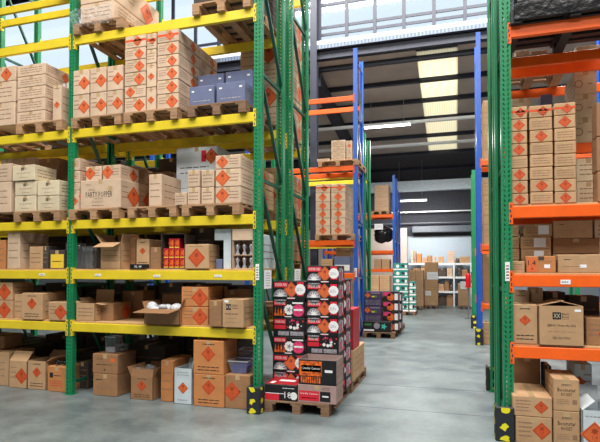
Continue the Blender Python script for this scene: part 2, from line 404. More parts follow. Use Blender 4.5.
r2 = rack('green and yellow pallet rack standing back to back behind the nearest left rack', [-10.4, -7.7, -5.0, XL], 6.95, 7.5, LB[:4]+LB[5:], 'green_paint', 'dark_green_paint', 'yellow_paint')
YB3 = ATX(357.5, 200, -2.25)[0]; 
def zat(x, y, Y): return AT(x, y, Y)[1]
Z3 = [zat(340, 278, YB3)-.0, zat(340, 245, YB3), zat(330, 171.5, YB3), zat(335, 102, YB3)]
Z3 = [round(z, 3) for z in Z3]
h3 = zat(355, 48, YB3)
r3 = rack('blue and orange pallet rack, middle distance, left of the aisle', [-8.0, -5.15, XL], YB3, h3, Z3, 'blue_paint', 'steel', 'orange_paint', near=False)
YB4 = YB3+1.15
h4 = zat(369, 141, YB4+.9)
r4 = rack('green rack backing onto the blue and orange rack, left of the aisle', [-5.15, XL], YB4, h4, [Z3[1], Z3[2]], 'green_paint', 'dark_green_paint', 'yellow_paint', near=False)
YB5 = ATX(395, 200, -2.25)[0]
Z5 = [zat(380, 272, YB5), zat(380, 253.5, YB5), zat(380, 217.5, YB5)]
h5 = zat(392, 175, YB5)
r5 = rack('blue and orange rack at the far end of the aisle, on the left', [-5.15, XL], YB5, h5, Z5, 'blue_paint', 'steel', 'orange_paint', near=False)
r5b = rack('far blue rack backing onto the end rack, beside the teal firework pallet', [-5.15, XL], YB5+1.15, zat(397, 190, YB5+1.2), Z5[:2], 'blue_paint', 'steel', 'orange_paint', near=False)
print('rows', YB3, Z3, h3, h4, YB5, Z5, h5)
# right-hand side
XR = .515
YR = 5.6; RB = [.815, 1.54, 2.24, 4.11]
q1 = rack('green and orange pallet rack, nearest on the right, loaded with cartons', [XR, 3.23], YR, 7.5, RB, 'green_paint', 'dark_green_paint', 'orange_paint', decks=RB[:3])
q2 = rack('green and orange rack behind the nearest right rack, with cream cartons', [XR, 3.23], YR+1.2, 7.5, [.815, 1.54, 3.12, 4.11], 'green_paint', 'dark_green_paint', 'orange_paint')
YQ3 = 12.3
ZQ3 = [zat(485, 309, YQ3), zat(486, 250, YQ3), zat(486, 165, YQ3)]
q3 = rack('blue and orange rack in the middle distance on the right', [XR+.03, 3.23], YQ3, zat(478, 32, YQ3), ZQ3, 'blue_paint', 'steel', 'orange_paint', near=False)
q4 = rack('green rack behind the blue right-hand rack, far right of the aisle', [XR+.02, 3.23], YQ3+3.3, zat(471, 170, YQ3+3.3), ZQ3[:2], 'green_paint', 'dark_green_paint', 'orange_paint', near=False)
def sticker(root, X, Yf, z0, z1, w=.045):
    b = MB(); b.box((X-w/2, Yf-.004, z0), (X+w/2, Yf-.001, z1), 'paper')
    f = Face(b, (X-w/2, Yf-.004, z0), (1,0,0), (0,0,1), w, z1-z0)
    h = z1-z0
    for k in range(5): f.rect(w*.2, h*(.12+.16*k), w*.8, h*(.19+.16*k), 'print_black' if k % 2 else 'print_brown')
    o = b.build('location_label', root); o.matrix_parent_inverse = Matrix.Translation((-root.location.x, -root.location.y, 0)); o['label'] = 'white barcode label'
    return o
sticker(r1, XL+.0, 5.75, zat(257, 280, 5.75), zat(257, 264, 5.75))
sticker(q1, XR, YR, zat(504, 281, YR), zat(504, 262, YR))
sticker(r3, XL, YB3, zat(355, 277, YB3), zat(355, 268, YB3), .06)
def btag(root, px, py, Y, w=.1, h=.03):
    X, z = AT(px, py, Y); b = MB(); b.box((X-w/2, Y-.004, z-h/2), (X+w/2, Y-.001, z+h/2), 'paper'); f = Face(b, (X-w/2, Y-.004, z-h/2), (1,0,0), (0,0,1), w, h)
    f.lines(.01, .006, w-.01, h-.006, 1, 'print_black', int(px)); o = b.build('beam_label', root); o.matrix_parent_inverse = Matrix.Translation((-root.location.x, -root.location.y, 0)); o['label'] = 'small white shelf label'
for px, py in ((42, 274.5), (98, 275), (157, 276), (218, 276)): btag(r1, px, py, 5.748)
btag(q1, 565.5, 282, YR-.002, .09, .045)
# guards at the feet of the uprights
def guard(X, Y, label, w=.17, d=.17, h=.32):
    g = empty('column_guard', (X, Y, 0)); tag(g, label, 'post guard', 'black and yellow post guards')
    b = MB(); t = .035; m = 'rubber'
    b.box((-w/2, -d/2, 0), (w/2, -d/2+t, h), m, ch=.01); b.box((-w/2, -d/2+t, 0), (-w/2+t, d/2, h), m, ch=.008); b.box((w/2-t, -d/2+t, 0), (w/2, d/2, h), m, ch=.008)
    rr = random.Random(int(X*100+Y*10))
    for fc, fw in ((Face(b, (-w/2, -d/2, 0), (1,0,0), (0,0,1), w, h), w), (Face(b, (w/2, -d/2, 0), (0,1,0), (0,0,1), d, h), d), (Face(b, (-w/2, d/2, 0), (0,-1,0), (0,0,1), d, h), d)):
        for cy in (.03, h*.5+rr.uniform(-.03, .03), h-.02):
            n = 9; cx = fw*rr.uniform(.35, .65)
            fc.mb.poly([fc.p(min(max(cx+math.cos(2*math.pi*k/n)*fw*rr.uniform(.12, .36), .004), fw-.004), min(max(cy+math.sin(2*math.pi*k/n)*h*rr.uniform(.04, .15), .004), h-.004)) for k in range(n)], 'hazard_yellow')
    b.build('bumper', g)
    return g
guard(XL, 5.70, 'black and yellow rubber guard at foot of nearest left green post')
guard(XR-.05, YR-.05, 'black and yellow rubber guard at foot of nearest right green post', h=.34, w=.18)
guard(XR-.02, YR+2.15, 'black and yellow guard on the rear right green rack post', h=.34)
guard(XL, YB3-.05, 'black and yellow guard at foot of left blue post', h=.4)
guard(XR+.0, YQ3-.05, 'black and yellow guard at foot of right blue post', h=.37)
guard(XR+.0, YQ3+3.25, 'black and yellow guard at foot of far right green post', h=.38)
# location cards hung on the left end frames
def card(x0, x1, y0, y1, X, label):
    Ya, _ = ATX(x0, (y0+y1)/2, X); Yb, _ = ATX(x1, (y0+y1)/2, X); z0 = ATX(x0, y1, X)[1]; z1 = ATX(x0, y0, X)[1]
    b = MB(); b.box((X, Ya, z0), (X+.006, Yb, z1), 'paper'); f = Face(b, (X+.006, Ya, z0), (0,1,0), (0,0,1), Yb-Ya, z1-z0)
    w, h = Yb-Ya, z1-z0; f.lines(w*.15, h*.1, w*.85, h*.9, 6, 'print_grey', 3)
    tag(b.build('notice_card', loc=None), label, 'notice', 'notices on the rack ends')
card(264, 271, 270, 289, XL+.055, 'white printed notice hanging on the nearest green end frame')
card(294.5, 300, 269, 283, XL+.055, 'white printed notice hanging on the second green end frame')
# ================================================================== contents of the near left rack
Y1 = 5.70
BT = [z+.12 for z in LB]; DK = [z+.142 for z in LB]
def pal_at(px, Y, z, label, m='pallet_wood', w=.8, d=1.2, group='pallets on the left yellow rack'):
    X = AT(px, 269-(z-HC)*80, Y)[0]
    return pallet(X, Y, z, label, m, w, d, 0, group)
XE1 = -7.8
# level 5
z = pal_at(73, Y1, BT[4], 'film-wrapped loaded pallet at top left beside the green post')
z5 = BT[4]+.144
stack('wrapped load on the top-left pallet', Y1+.03, z5, [('', 80, 114, [(2, 't'), (-24, 't')])], 1.1, 'pale_kraft', 'd')
b = MB(); X0 = AT(73, 20, Y1-.01)[0]; rr = random.Random(8); nx, nz = 40, 9
P = [[(X0-.02+.68*i/nx, Y1-.018-rr.uniform(0, .05)*(1 if k else .4), BT[4]+.06+.03*rr.random()+.24*k/nz) for i in range(nx+1)] for k in range(nz+1)]
for k in range(nz):
    for i in range(nx): b.poly([P[k][i], P[k][i+1], P[k+1][i+1], P[k+1][i]], 'clear_film')
tag(b.build('stretch_film'), 'crumpled clear stretch film round the base of the top-left load', 'stretch film')
pal_at(192, Y1, BT[4], 'pallet on the top yellow beam nearest the end post')
stack('load nearest the end post, topmost yellow beam', Y1+.03, z5, [('', 193, 250, [(-36, 't')])], 1.1, 'dark_card', 't')
pal_at(24, Y1+.1, BT[5], 'dark pallet on the highest yellow beams at far top left', 'old_wood')
# level 4
pal_at(-52, Y1, BT[3], 'pallet cut off by left photo edge, fourth yellow level')
pal_at(16, Y1, BT[3], 'pallet under the five-high carton stack, fourth yellow level')
pal_at(71, Y1, BT[3], 'pallet under two rows of diamond cartons right of the green post')
pal_at(123.5, Y1, BT[3], 'pallet under the tall red-taped carton stack')
pal_at(187.5, Y1, BT[3], 'reddish pallet under the slate blue cartons', 'old_wood')
z4 = BT[3]+.144
stack('stack at left photo edge, fourth level', Y1+.02, z4, [('', -15, 15, [(103, 't'), (82, 't'), (67, 'd')])], .55, 'pale_kraft', 'd')
stack('five-high stack, fourth level', Y1+.02, z4, [('', 16.5, 45, [(111, 't'), (98.5, 't'), (86.5, 't'), (75.5, 't'), (64, 't')])], .56, 'pale_kraft', 'd', back=1)
one(52.5, 61, 85, Y1+.05, z4, .3, 'narrow upright carton with diamond, right of the five-high stack', None, 'pale_kraft', 'c')
one(62, 69.5, 83, Y1+.3, z4, .4, 'bluish carton behind the narrow upright carton, fourth level', None, 'white_card', 't')
stack('two-row load right of the green post', Y1+.02, z4, [('left', 72.5, 89, [(94.5, 'd'), (69.5, 'd')]), ('middle', 89.5, 106, [(92, 'd'), (67, 'd')]), ('right', 106.5, 122.5, [(90, 'd'), (65, 'd')])], .55, 'pale_kraft', 'd')
stack('tallest taped stack', Y1+.02, z4, [('left', 124, 145.5, [(97.5, 'd'), (85.5, 'l'), (72, 'd'), (59.5, 'd'), (47.5, 'd'), (35, 'o')]),
      ('middle', 146, 156, [(87, 'c'), (63, 'c'), (49, 't'), (33, 'o')]), ('right', 156.5, 178.5, [(93.5, 'd'), (79.5, 'd'), (66.5, 'd'), (54.5, 'd'), (42, 'd'), (29.5, 'o')])], .56, 'pale_kraft', 'd', back=1)
one(199, 206, 39, Y1+.75, zat(170, 26, Y1), .25, 'small greyish box on top of the tall red-taped stack', None, 'pink_card', 'n') if False else None
def bluebox(f, w, h):
    f.lines(w*.15, h*.12, w*.85, h*.3, 1, 'print_grey', 5); f.rect(w*.1, h*.7, w*.2, h*.78, 'print_white'); f.rect(w*.8, h*.7, w*.9, h*.78, 'print_white')
stack('lower front pair of blue cartons', Y1+.02, z4, [('left', 189, 214.5, [(85.5, bluebox)]), ('right', 216, 245.5, [(81.5, bluebox)])], .38, 'blue_card', 't', tape=None)
for o in list(col.objects):
    if o.get('group') == 'cartons in the lower front pair of blue cartons': pass
stack('rear pair of blue cartons', Y1+.42, z4, [('left', 197, 224, [(94, 'n'), (74, bluebox)]), ('right', 225, 253, [(91, 'n'), (70, bluebox)])], .4, 'blue_card', 't', tape=None)
# level 3
pal_at(-50, Y1, BT[2], 'pallet at left photo edge on the third yellow level')
pal_at(13.5, Y1, BT[2], 'pallet under cream black-logo cartons, third yellow level')
pal_at(68.5, Y1, BT[2], 'pallet under the big popper carton, third yellow level')
pal_at(127.5, Y1, BT[2], 'pallet behind the tall narrow carton, third yellow level', w=.72)
pal_at(181.5, Y1, BT[2], 'pallet nearest the end post on the third yellow level')
z3 = BT[2]+.144
stack('pair at the left photo edge, third level', Y1+.02, z3, [('', -20, 11, [(182, 't'), (164, 't')])], .5, 'pale_kraft', 't')
one(0, 12.5, 159, Y1+.6, z3, .4, 'red-taped carton behind the cream cartons, at left photo edge', None, 'pale_kraft', 'o')
one(13.5, 35, 158, Y1+.6, z3, .4, 'red-taped carton directly behind the topmost cream carton', None, 'pale_kraft', 'o')
ztop = stack('cream logo stack, third level', Y1+.02, z3, [('left', 14.2, 36, [(195.5, 'b'), (181, 'b')]), ('right', 36.8, 59, [(195.5, 'b'), (180, 'b')])], .42, 'cream_card', 't')
one(12, 34.5, 165, Y1+.0, zat(24, 181, Y1+.02)+.003, .42, 'cream black-logo carton sitting alone on top of the cream stack', None, 'cream_card', 'b')
stack('film-wrapped stack behind the cream cartons', Y1+.6, z3, [('', 38, 58, [(180, 't'), (158, 't')])], .5, 'brown_kraft', 't')
stack('narrow column left of the popper carton', Y1+.06, z3, [('', 69.5, 79.5, [(190, 'c'), (182.5, 't'), (170.5, 'l'), (158, 'l')])], .5, 'pale_kraft', 't')
def popper(f, w, h):
    f.lines(w*.14, h*.8, w*.28, h*.88, 2, 'print_brown', 1); f.text('classic', w*.29, h*.67, h*.08, 'print_brown'); f.text('PARTY POPPER', w*.47, h*.49, h*.2, 'print_black', 1, w*.66)
    f.text('12 x 72 Pcs', w*.46, h*.35, h*.055, 'print_black'); f.lines(w*.3, h*.2, w*.6, h*.28, 2, 'print_brown', 4); f.lines(w*.3, h*.08, w*.62, h*.14, 1, 'print_black', 4); f.rect(w*.7, h*.58, w*.8, h*.76, 'tape')
one(80, 120.5, 179.5, Y1+.02, z3, .42, 'wide pinkish carton lettered PARTY POPPER on third yellow level', None, 'pale_kraft', popper, 'd')
zp = zat(100, 179.5, Y1+.02)+.002
stack('pair on top of the popper carton', Y1+.06, zp, [('left', 85.5, 101.5, [(166, 'l')]), ('right', 102.3, 120.5, [(164.5, 'l')])], .42, 'pale_kraft', 'd')
stack('large carton pair behind the popper carton', Y1+.5, z3, [('', 95, 133, [(182, 'd'), (166.5, 'd')])], .66, 'kraft', 'd')
one(148.5, 161.5, 174, Y1+.02, z3, .62, 'tall narrow carton right of the popper load, third level', None, 'pale_kraft', 't', 't')
one(174.5, 186.5, 192.5, Y1+.02, z3, .3, 'small low carton left of the double column, third level', None, 'pale_kraft', 't')
stack('load by the end post, third level', Y1+.02, z3, [('left', 187, 200, [(187, 't'), (169.5, 't')]), ('middle', 200.7, 214, [(187, 't'), (169.5, 't')]), ('right', 214.8, 241, [(186.5, 'l'), (168.5, 'l'), (154.5, 'l')])], .42, 'pale_kraft', 't')
def milky(f, w, h):
    f.diamond(w*.86, h*.84, h*.13); f.lines(w*.1, h*.55, w*.8, h*.72, 2, 'print_black', 3); f.lines(w*.15, h*.2, w*.7, h*.4, 2, 'print_grey', 8); f.rect(w*.62, h*.76, w*.74, h*.94, 'print_red')
one(176, 217, 147, Y1+.5, z3, .45, 'big bluish white lettered carton behind the end-post load', None, 'white_card', milky)
stack('rear column beside the end post, third level', Y1+.5, z3, [('', 246, 260, [(187, 't'), (168, 't')])], .55, 'kraft', 'l')
stack('deep rear load, third level', Y1+.98, z3, [('left', 140, 170, [(172, 't')]), ('right', 222, 244, [(185, 't'), (166, 't')])], .2, 'brown_kraft', 't')
# ---- level 2 (eye height shelf)
YS = 5.80
d2 = DK[1]
one(-8, 5, 240, YS, d2, .4, 'orange-brown carton at left photo edge, second shelf', None, 'orange_kraft', 't')
one(7, 19.5, 232, YS, d2, .55, 'tall pale carton on the second shelf at far left', None, 'pale_kraft', 't', 't')
one(29, 42, 246.5, YS, d2, .3, 'small plain carton on second shelf, left of the yellow box', None, 'kraft', 't')
one(42.5, 48, 246, YS+.02, d2, .3, 'narrow grey strapped box between kraft and yellow boxes', None, 'dark_card', 't')
def yel(f, w, h): f.rect(w*.1, h*.05, w*.95, h*.78, 'print_yellow'); f.lines(w*.2, h*.3, w*.8, h*.5, 1, 'print_brown')
one(49, 64.5, 250, YS, d2, .3, 'yellow-fronted box in clear wrap on the second shelf', None, 'dark_card', yel)
def jars(x0, x1, yt, Y, base, label, n=3):
    X0, X1, h = span(x0, x1, yt, Y, base); w = X1-X0; r = empty('jar_pack', ((X0+X1)/2, Y+.12, base)); tag(r, label, 'jar pack')
    for k in range(n):
        b = MB(); rr = w/n/2-.003; b.lathe([(rr, 0), (rr, h*.62), (rr*.6, h*.75), (rr*.6, h*.8)], 'dark_card', 12); j = b.build('jar', r, True); j.location = (-w/2+rr+.002+k*w/n, 0, .002)
        b = MB(); b.lathe([(rr*.7, h*.8), (rr*.7, h*.93)], 'silver', 12); b.build('lid', j, True)
    b = MB(); b.box((-w/2-.004, -.11, .001), (w/2+.004, .11, h), 'clear_film', ch=.01); b.build('film_wrap', r)
jars(64.8, 75, 243, YS+.1, d2, 'dark jars in clear film behind the green post, second shelf')
jars(76, 92, 246, YS+.15, d2, 'dark jars in clear film right of the green post, second shelf', 4)
def open_carton(x0, x1, yt, Y, base, d, label, m='kraft', code='n', side='t', flaps=(), fill=None, rz=0):
    """flaps: (edge, length, angle) angle from vertical outward in degrees"""
    X0, X1, h = span(x0, x1, yt, Y, base); w = X1-X0-.004
    INK[0] = 'print_deep' if m in ('kraft', 'brown_kraft') else 'print_orange'
    root = empty('open_carton', ((X0+X1)/2, Y+d/2, base), math.radians(rz)); tag(root, label, 'carton')
    mb = MB(); t = .005
    mb.box((-w/2, -d/2, 0), (w/2, d/2, t), m)
    mb.box((-w/2, -d/2, 0), (w/2, -d/2+t, h), m); mb.box((-w/2, d/2-t, 0), (w/2, d/2, h), m)
    mb.box((-w/2, -d/2, 0), (-w/2+t, d/2, h), m); mb.box((w/2-t, -d/2, 0), (w/2, d/2, h), m)
    fc = faces(mb, w, d, h)
    if callable(code): code(fc['f'], w, h)
    else: printing(fc['f'], code, w, h)
    printing(fc['r'], side, d, h); printing(fc['l'], side, d, h)
    mb.build('carton_body', root)
    for e, L, a in flaps:
        a = math.radians(a); n = MB()
        if e in 'fk':
            n.box((-w/2+.004, -t/2, 0), (w/2-.004, t/2, L), m); o = n.build('flap', root); o.location = (0, (-d/2+t/2)*(1 if e == 'f' else -1), h-.001); o.rotation_euler.x = a if e == 'f' else -a
        else:
            n.box((-t/2, -d/2+.004, 0), (t/2, d/2-.004, L), m); o = n.build('flap', root); o.location = ((-w/2+t/2)*(1 if e == 'l' else -1), 0, h-.001); o.rotation_euler.y = -a if e == 'l' else a
    if fill:
        n = MB(); n.box((-w/2+.01, -d/2+.01, .01), (w/2-.01, d/2-.01, h*fill[0]), fill[1]); n.build('contents', root)
    return root, (X0+X1)/2, w, h
open_carton(100.5, 121, 242.5, YS, d2, .38, 'open carton with raised pale flap on the second shelf', 'kraft', 't', 't', flaps=[('f', .18, 112), ('l', .16, 40), ('r', .12, 12), ('k', .14, -10)])
one(136, 149, 239, YS+.06, d2, .35, 'upright diamond-marked carton right of the open carton, second shelf', None, 'kraft', 'C')
one(124, 135.5, 238, YS+.2, d2, .3, 'plain carton wedged behind the small black lettered box', None, 'brown_kraft', 't')
def blk(f, w, h): f.text('XL 48', w*.5, h*.5, h*.5, 'print_white', 1, w*.8)
one(129.5, 146, 264, YS-.04, d2, .08, 'small black box with white lettering at the shelf edge', None, 'black_card', blk, 'n', tape=None)
one(150, 161, 247, YS+.06, d2, .3, 'grey-brown box left of the red firework display', None, 'brown_kraft', 't')
# open-fronted display of red fireworks
def display(x0, x1, yt, Y, base, d, label, m, name='display_box'):
    X0, X1, h = span(x0, x1, yt, Y, base); w = X1-X0
    root = empty(name, ((X0+X1)/2, Y+d/2, base)); tag(root, label, 'display box')
    mb = MB(); t = .008
    mb.box((-w/2, -d/2, 0), (w/2, d/2, t), m); mb.box((-w/2, -d/2, h-t), (w/2, d/2, h), m); mb.box((-w/2, d/2-t, 0), (w/2, d/2, h), m)
    mb.box((-w/2, -d/2, 0), (-w/2+t, d/2, h), m); mb.box((w/2-t, -d/2, 0), (w/2, d/2, h), m)
    mb.build('carton_body', root); return root, (X0+X1)/2, w, h
rt, X, w, h = display(161, 185, 233.5, YS, d2, .3, 'open-fronted box holding red fireworks, second shelf', 'dark_card')
for r in range(3):
    for k in range(4):
        b = MB(); a = (w-.03)/4; hh = (h-.03)/3*.9; b.box((-a/2+.002, -.1, 0), (a/2-.002, .1, hh), 'red_card', ch=.003)
        f = Face(b, (-a/2+.002, -.1, 0), (1,0,0), (0,0,1), a-.004, hh); f.ngon(a*.5, hh*.55, hh*.42, 'print_flame', 12, 1, r2=hh*.18); f.rect(a*.1, hh*.05, a*.9, hh*.16, 'print_yellow')
        if (r, k) in ((2, 3), (2, 0)): continue
        o = b.build('firework_box', loc=(X-w/2+.015+a*(k+.5), YS+.13, d2+.0085+r*(hh+.0005)))
        tag(o, f'small red firework box, {["bottom","middle","top"][r]} row, {["first","second","third","fourth"][k]} from left in display', 'firework', 'red fireworks in the open-fronted box')
one(184.5, 208.5, 244, YS-.06, d2, .32, 'diamond-marked carton right of the red firework display, second shelf', None, 'kraft', 'c')
one(190, 213, 228, YS+.35, d2, .4, 'tall dark brown carton behind the diamond carton, second shelf', None, 'dark_card', 't')
# white channel shelf divider with blue pack
b = MB(); X0, X1, h = span(214.5, 231, 229, YS+.05, d2); w = X1-X0
b.box((0, 0, h*.72), (w*.55, .02, h), 'white_card', ch=.003); b.box((w*.55, 0, 0), (w, .3, h), 'white_card', ch=.003)
tag(b.build('white_board', loc=(X0, YS+.05, d2)), 'L-shaped white board standing beside the silver cone display', 'board')
one(215.5, 222, 259, YS+.05, d2, .2, 'small blue pack beneath the white board, second shelf', None, 'blue_card', 'n', tape=None)
rt, X, w, h = display(232.5, 253, 229, YS, d2, .3, 'open-fronted box of silver cone fireworks beside the end post', 'pale_kraft')
b = MB(); b.box((-w/2, -.156, h*.72), (w/2, -.151, h), 'pale_kraft'); b.build('header_strip', rt); b = MB(); b.box((-w/2+.01, -.14, h*.34), (w/2-.01, .14, h*.355), 'pale_kraft'); b.build('middle_shelf', rt)
for r in range(2):
    for k in range(3):
        b = MB(); q = h*.3; b.lathe([(.028, 0), (.03, q*.08), (.012, q*.35), (.026, q*.6), (.03, q*.75), (.008, q*.98)], 'silver', 12)
        o = b.build('cone_firework', smooth=True, loc=(X-w/2+w*(k+.5)/3, YS+.06, d2+(.0085 if r == 0 else h*.355)+.001))
        tag(o, f'silver waisted cone firework, {["lower","upper"][r]} row, {["left","middle","right"][k]} of the kraft display', 'firework', 'silver cones in the display box')
one(238, 261.5, 234, 6.13, d2, .55, 'pale pinkish-white carton visible through the end frame, second shelf', None, 'white_card', 't', 't')
# ---- level 1 shelf
d1 = DK[0]
stack('pair at the left photo edge, first shelf', YS, d1, [('', -14, 12, [(300, 'd'), (282, 'd')])], .4, 'kraft', 't')
one(14, 22, 294, YS+.03, d1, .35, 'narrow plain carton half hidden, first shelf far left', None, 'kraft', 't')
one(21.5, 42, 293, YS-.06, d1, .45, 'carton with central diamond on first shelf, far left bay', None, 'kraft', 'C', 't')
one(48, 66, 302, YS-.06, d1, .4, 'lower diamond carton beside the green post, first shelf', None, 'kraft', 'd')
one(42.5, 54, 291.5, YS+.38, d1, .45, 'carton behind the lower diamond carton on the first shelf', None, 'brown_kraft', 'd')
open_carton(76, 95, 303, YS, d1, .4, 'open carton with upright rear flap right of the green post', 'kraft', 't', 'd', flaps=[('k', .17, 6), ('l', .12, 60), ('r', .12, 100)])
one(97.5, 113, 303, YS+.12, d1, .42, 'reddish carton with dark diamond on the first shelf', None, 'brown_kraft', 't', 'd')
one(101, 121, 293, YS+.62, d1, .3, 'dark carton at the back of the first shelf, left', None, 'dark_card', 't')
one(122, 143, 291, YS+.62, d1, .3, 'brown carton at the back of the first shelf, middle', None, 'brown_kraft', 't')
rt, X, w, h = open_carton(144, 179.5, 309, YS-.07, d1, .42, 'wide open carton full of bubble wrap on the first shelf', 'brown_kraft', 't', 't', flaps=[('f', .26, 97), ('k', .17, 4), ('l', .1, 20), ('r', .14, 25)])
def lumps(root, n, w, d, z, r, m, name, seed=1):
    rr = random.Random(seed); b = MB()
    for k in range(n):
        cx, cy = rr.uniform(-w/2, w/2), rr.uniform(-d/2, d/2); q = r*rr.uniform(.7, 1.2)
        mx = Matrix.Translation((cx, cy, z+rr.uniform(-.3, .3)*r)) @ Matrix.Rotation(rr.uniform(0, 3), 4, 'X') @ Matrix.Diagonal((1, rr.uniform(.6, 1), rr.uniform(.5, .8), 1))
        b.lathe([(q*math.sin(math.pi*(j+.3)/8.6)*rr.uniform(.85, 1.1), -q*math.cos(math.pi*(j+.3)/8.6)) for j in range(9)], m, 12, mx)
    return b.build(name, root, True)
lu = lumps(None, 16, w*.8, .3, .02, .07, 'bubble_wrap', 'bubble_wrap', 4); lu.location = (X-.02, YS+.12, d1+h-.02); tag(lu, 'crumpled bubble wrap spilling out of the wide open carton', 'bubble wrap')
stack('orange-brown pair, first shelf', YS-.02, d1, [('', 181, 208.3, [(306.5, 'd'), (286.5, 'd')])], .45, 'orange_kraft', 't')
def xx(f, w, h):
    f.rect(w*.18, h*.62, w*.42, h*.82, 'print_black'); f.text('XX', w*.30, h*.72, h*.10, 'cream_card', 2); f.lines(w*.47, h*.64, w*.75, h*.82, 3, 'print_black', 2); f.rect(w*.1, h*.88, w*.3, h*.96, 'paper')
    f.lines(w*.14, h*.44, w*.8, h*.52, 1, 'print_black', 3); f.lines(w*.2, h*.30, w*.7, h*.35, 1, 'print_brown', 3); f.lines(w*.18, h*.15, w*.75, h*.2, 1, 'print_brown', 3)
one(208.8, 221.5, 300.5, YS-.1, d1, .3, 'plain carton left of the black-logo carton, first shelf', None, 'brown_kraft', 't')
one(222, 243.5, 299, YS-.13, d1, .40, 'black-logo carton at the shelf edge by the end post', None, 'kraft', xx, 't')
one(224, 240, 290, YS+.35, d1, .4, 'brown carton behind the black-logo carton, first shelf', None, 'brown_kraft', 't')
# ---- floor under the near left rack
YG = 5.95
one(-22, 8.5, 352, YG-.05, 0, .5, 'wide kraft carton on floor at left photo edge', None, 'kraft', 't')
one(-16, 4, 335.5, YG+.15, zat(8, 352, YG-.05), .35, 'small carton on top of the wide floor carton, left edge', None, 'brown_kraft', 't')
open_carton(9, 27, 361, YG-.09, 0, .4, 'floor carton with pale flap folded open, far left', 'kraft', 'd', 't', flaps=[('f', .17, -42)])
open_carton(27.6, 46, 361, YG-.09, 0, .4, 'open-topped floor carton with diamond and black scrawl', 'kraft', 'C', 't', flaps=[('k', .12, 45), ('r', .12, 60)], fill=(.85, 'dark_card'))
def red14(f, w, h): f.text('JEFF', w*.35, h*.65, h*.14, 'print_black'); f.lines(w*.15, h*.3, w*.8, h*.5, 2, 'print_red', 6); f.lines(w*.15, h*.1, w*.6, h*.2, 1, 'print_red', 7)
def scr(f, w, h): f.rect(w*.12, h*.55, w*.3, h*.75, 'print_black'); f.lines(w*.34, h*.58, w*.7, h*.7, 1, 'print_black', 6); f.lines(w*.12, h*.2, w*.8, h*.45, 3, 'print_red', 6)
o, zt, (xa, xb) = one(47.2, 66, 366.5, YG-.12, 0, .4, 'orange-brown floor carton with red lettering left of green post', None, 'orange_kraft', scr)
lu = lumps(None, 7, .2, .22, 0, .04, 'black_film', 'black_plastic', 9); lu.location = ((xa+xb)/2, YG+.05, zt+.03); tag(lu, 'crumpled black plastic lying on the red-lettered floor carton', 'plastic')
one(76, 88, 362, YG+.15, 0, .5, 'dark reddish carton on floor right of the green post', None, 'dark_card', 't')
def jorge(f, w, h): f.text('Jorge', w*.3, h*.75, h*.14, 'print_black'); f.lines(w*.15, h*.4, w*.8, h*.52, 1, 'print_black', 2); f.ngon(w*.5, h*.2, h*.06, 'print_black', 4); f.rect(w*.72, h*.6, w*.9, h*.8, 'print_orange')
def jor2(f, w, h): f.lines(w*.12, h*.65, w*.4, h*.8, 1, 'print_black', 2); f.lines(w*.15, h*.3, w*.8, h*.5, 2, 'print_brown', 2)
o, zt, (xa, xb) = one(92.7, 117, 373.8, YG-.12, 0, .42, 'lower carton of the two-high floor stack in second bay', None, 'brown_kraft', jor2)
o, zt, _ = one(92.2, 117.4, 354, YG-.12, zt, .42, 'upper carton with black lettering, two-high floor stack, second bay', None, 'brown_kraft', jorge)
def tub(x0, x1, yt, Y, base, label, fill='blue_plastic', taper=.75, hf=.6):
    X0, X1, h = span(x0, x1, yt, Y, base); w = (X1-X0)/2; root = empty('clear_tub', ((X0+X1)/2, Y+w, base)); tag(root, label, 'tub')
    def fr(q, r0, r1, z0, z1, m, nm):
        b = MB(); a = [(-r0, -r0, z0), (r0, -r0, z0), (r0, r0, z0), (-r0, r0, z0)]; t = [(-r1, -r1, z1), (r1, -r1, z1), (r1, r1, z1), (-r1, r1, z1)]
        for i in range(4):
            j = (i+1) % 4; b.poly([a[i], a[j], t[j], t[i]], m)
        b.poly(a[::-1], m)
        if q: b.poly(t, m)
        return b.build(nm, root)
    fr(False, w*taper, w, .001, h, 'clear_film', 'tub_shell'); fr(True, w*taper*.93, w*(taper+(1-taper)*hf)*.93, .006, h*hf, fill, 'contents')
    b = MB(); 
    for i in range(4):
        p = [(-w, -w), (w, -w), (w, w), (-w, w)]; b.bar((*p[i], h), (*p[(i+1) % 4], h), .012, .012, 'silver')
    b.build('rim', root)
tub(105, 115, 337, YG, zt, 'clear plastic container standing on the two-high floor stack', 'silver', .95, .35)
tub(115.5, 123, 345, YG+.1, zt, 'smaller clear container behind the first, two-high floor stack', 'silver', .95, .3)
rt, X, w, h = open_carton(130.5, 153, 376.5, YG-.14, 0, .4, 'open floor carton with clear plastic bag inside, second bay', 'brown_kraft', 'C', 't', flaps=[('k', .14, 35), ('r', .14, 28), ('l', .13, 25), ('f', .1, -14)])
lu = lumps(None, 6, w*.5, .25, 0, .06, 'clear_film', 'plastic_bag', 5); lu.location = (X-.06, YG+.05, h+.05); tag(lu, 'clear plastic bag bulging from the open floor carton', 'plastic bag')
one(160.5, 173, 360.5, YG-.13, 0, .5, 'tall narrow orange-brown carton left of the bluish floor carton', None, 'orange_kraft', 't')
def bw(f, w, h): f.diamond(w*.5, h*.45, w*.3); f.lines(w*.15, h*.78, w*.85, h*.92, 2, 'print_grey', 3); f.lines(w*.2, h*.06, w*.8, h*.16, 1, 'print_grey', 3)
open_carton(174, 192, 368.5, YG-.17, 0, .36, 'bluish white open floor carton with orange diamond', 'white_card', bw, 't', flaps=[('k', .08, 30), ('r', .1, 10)])
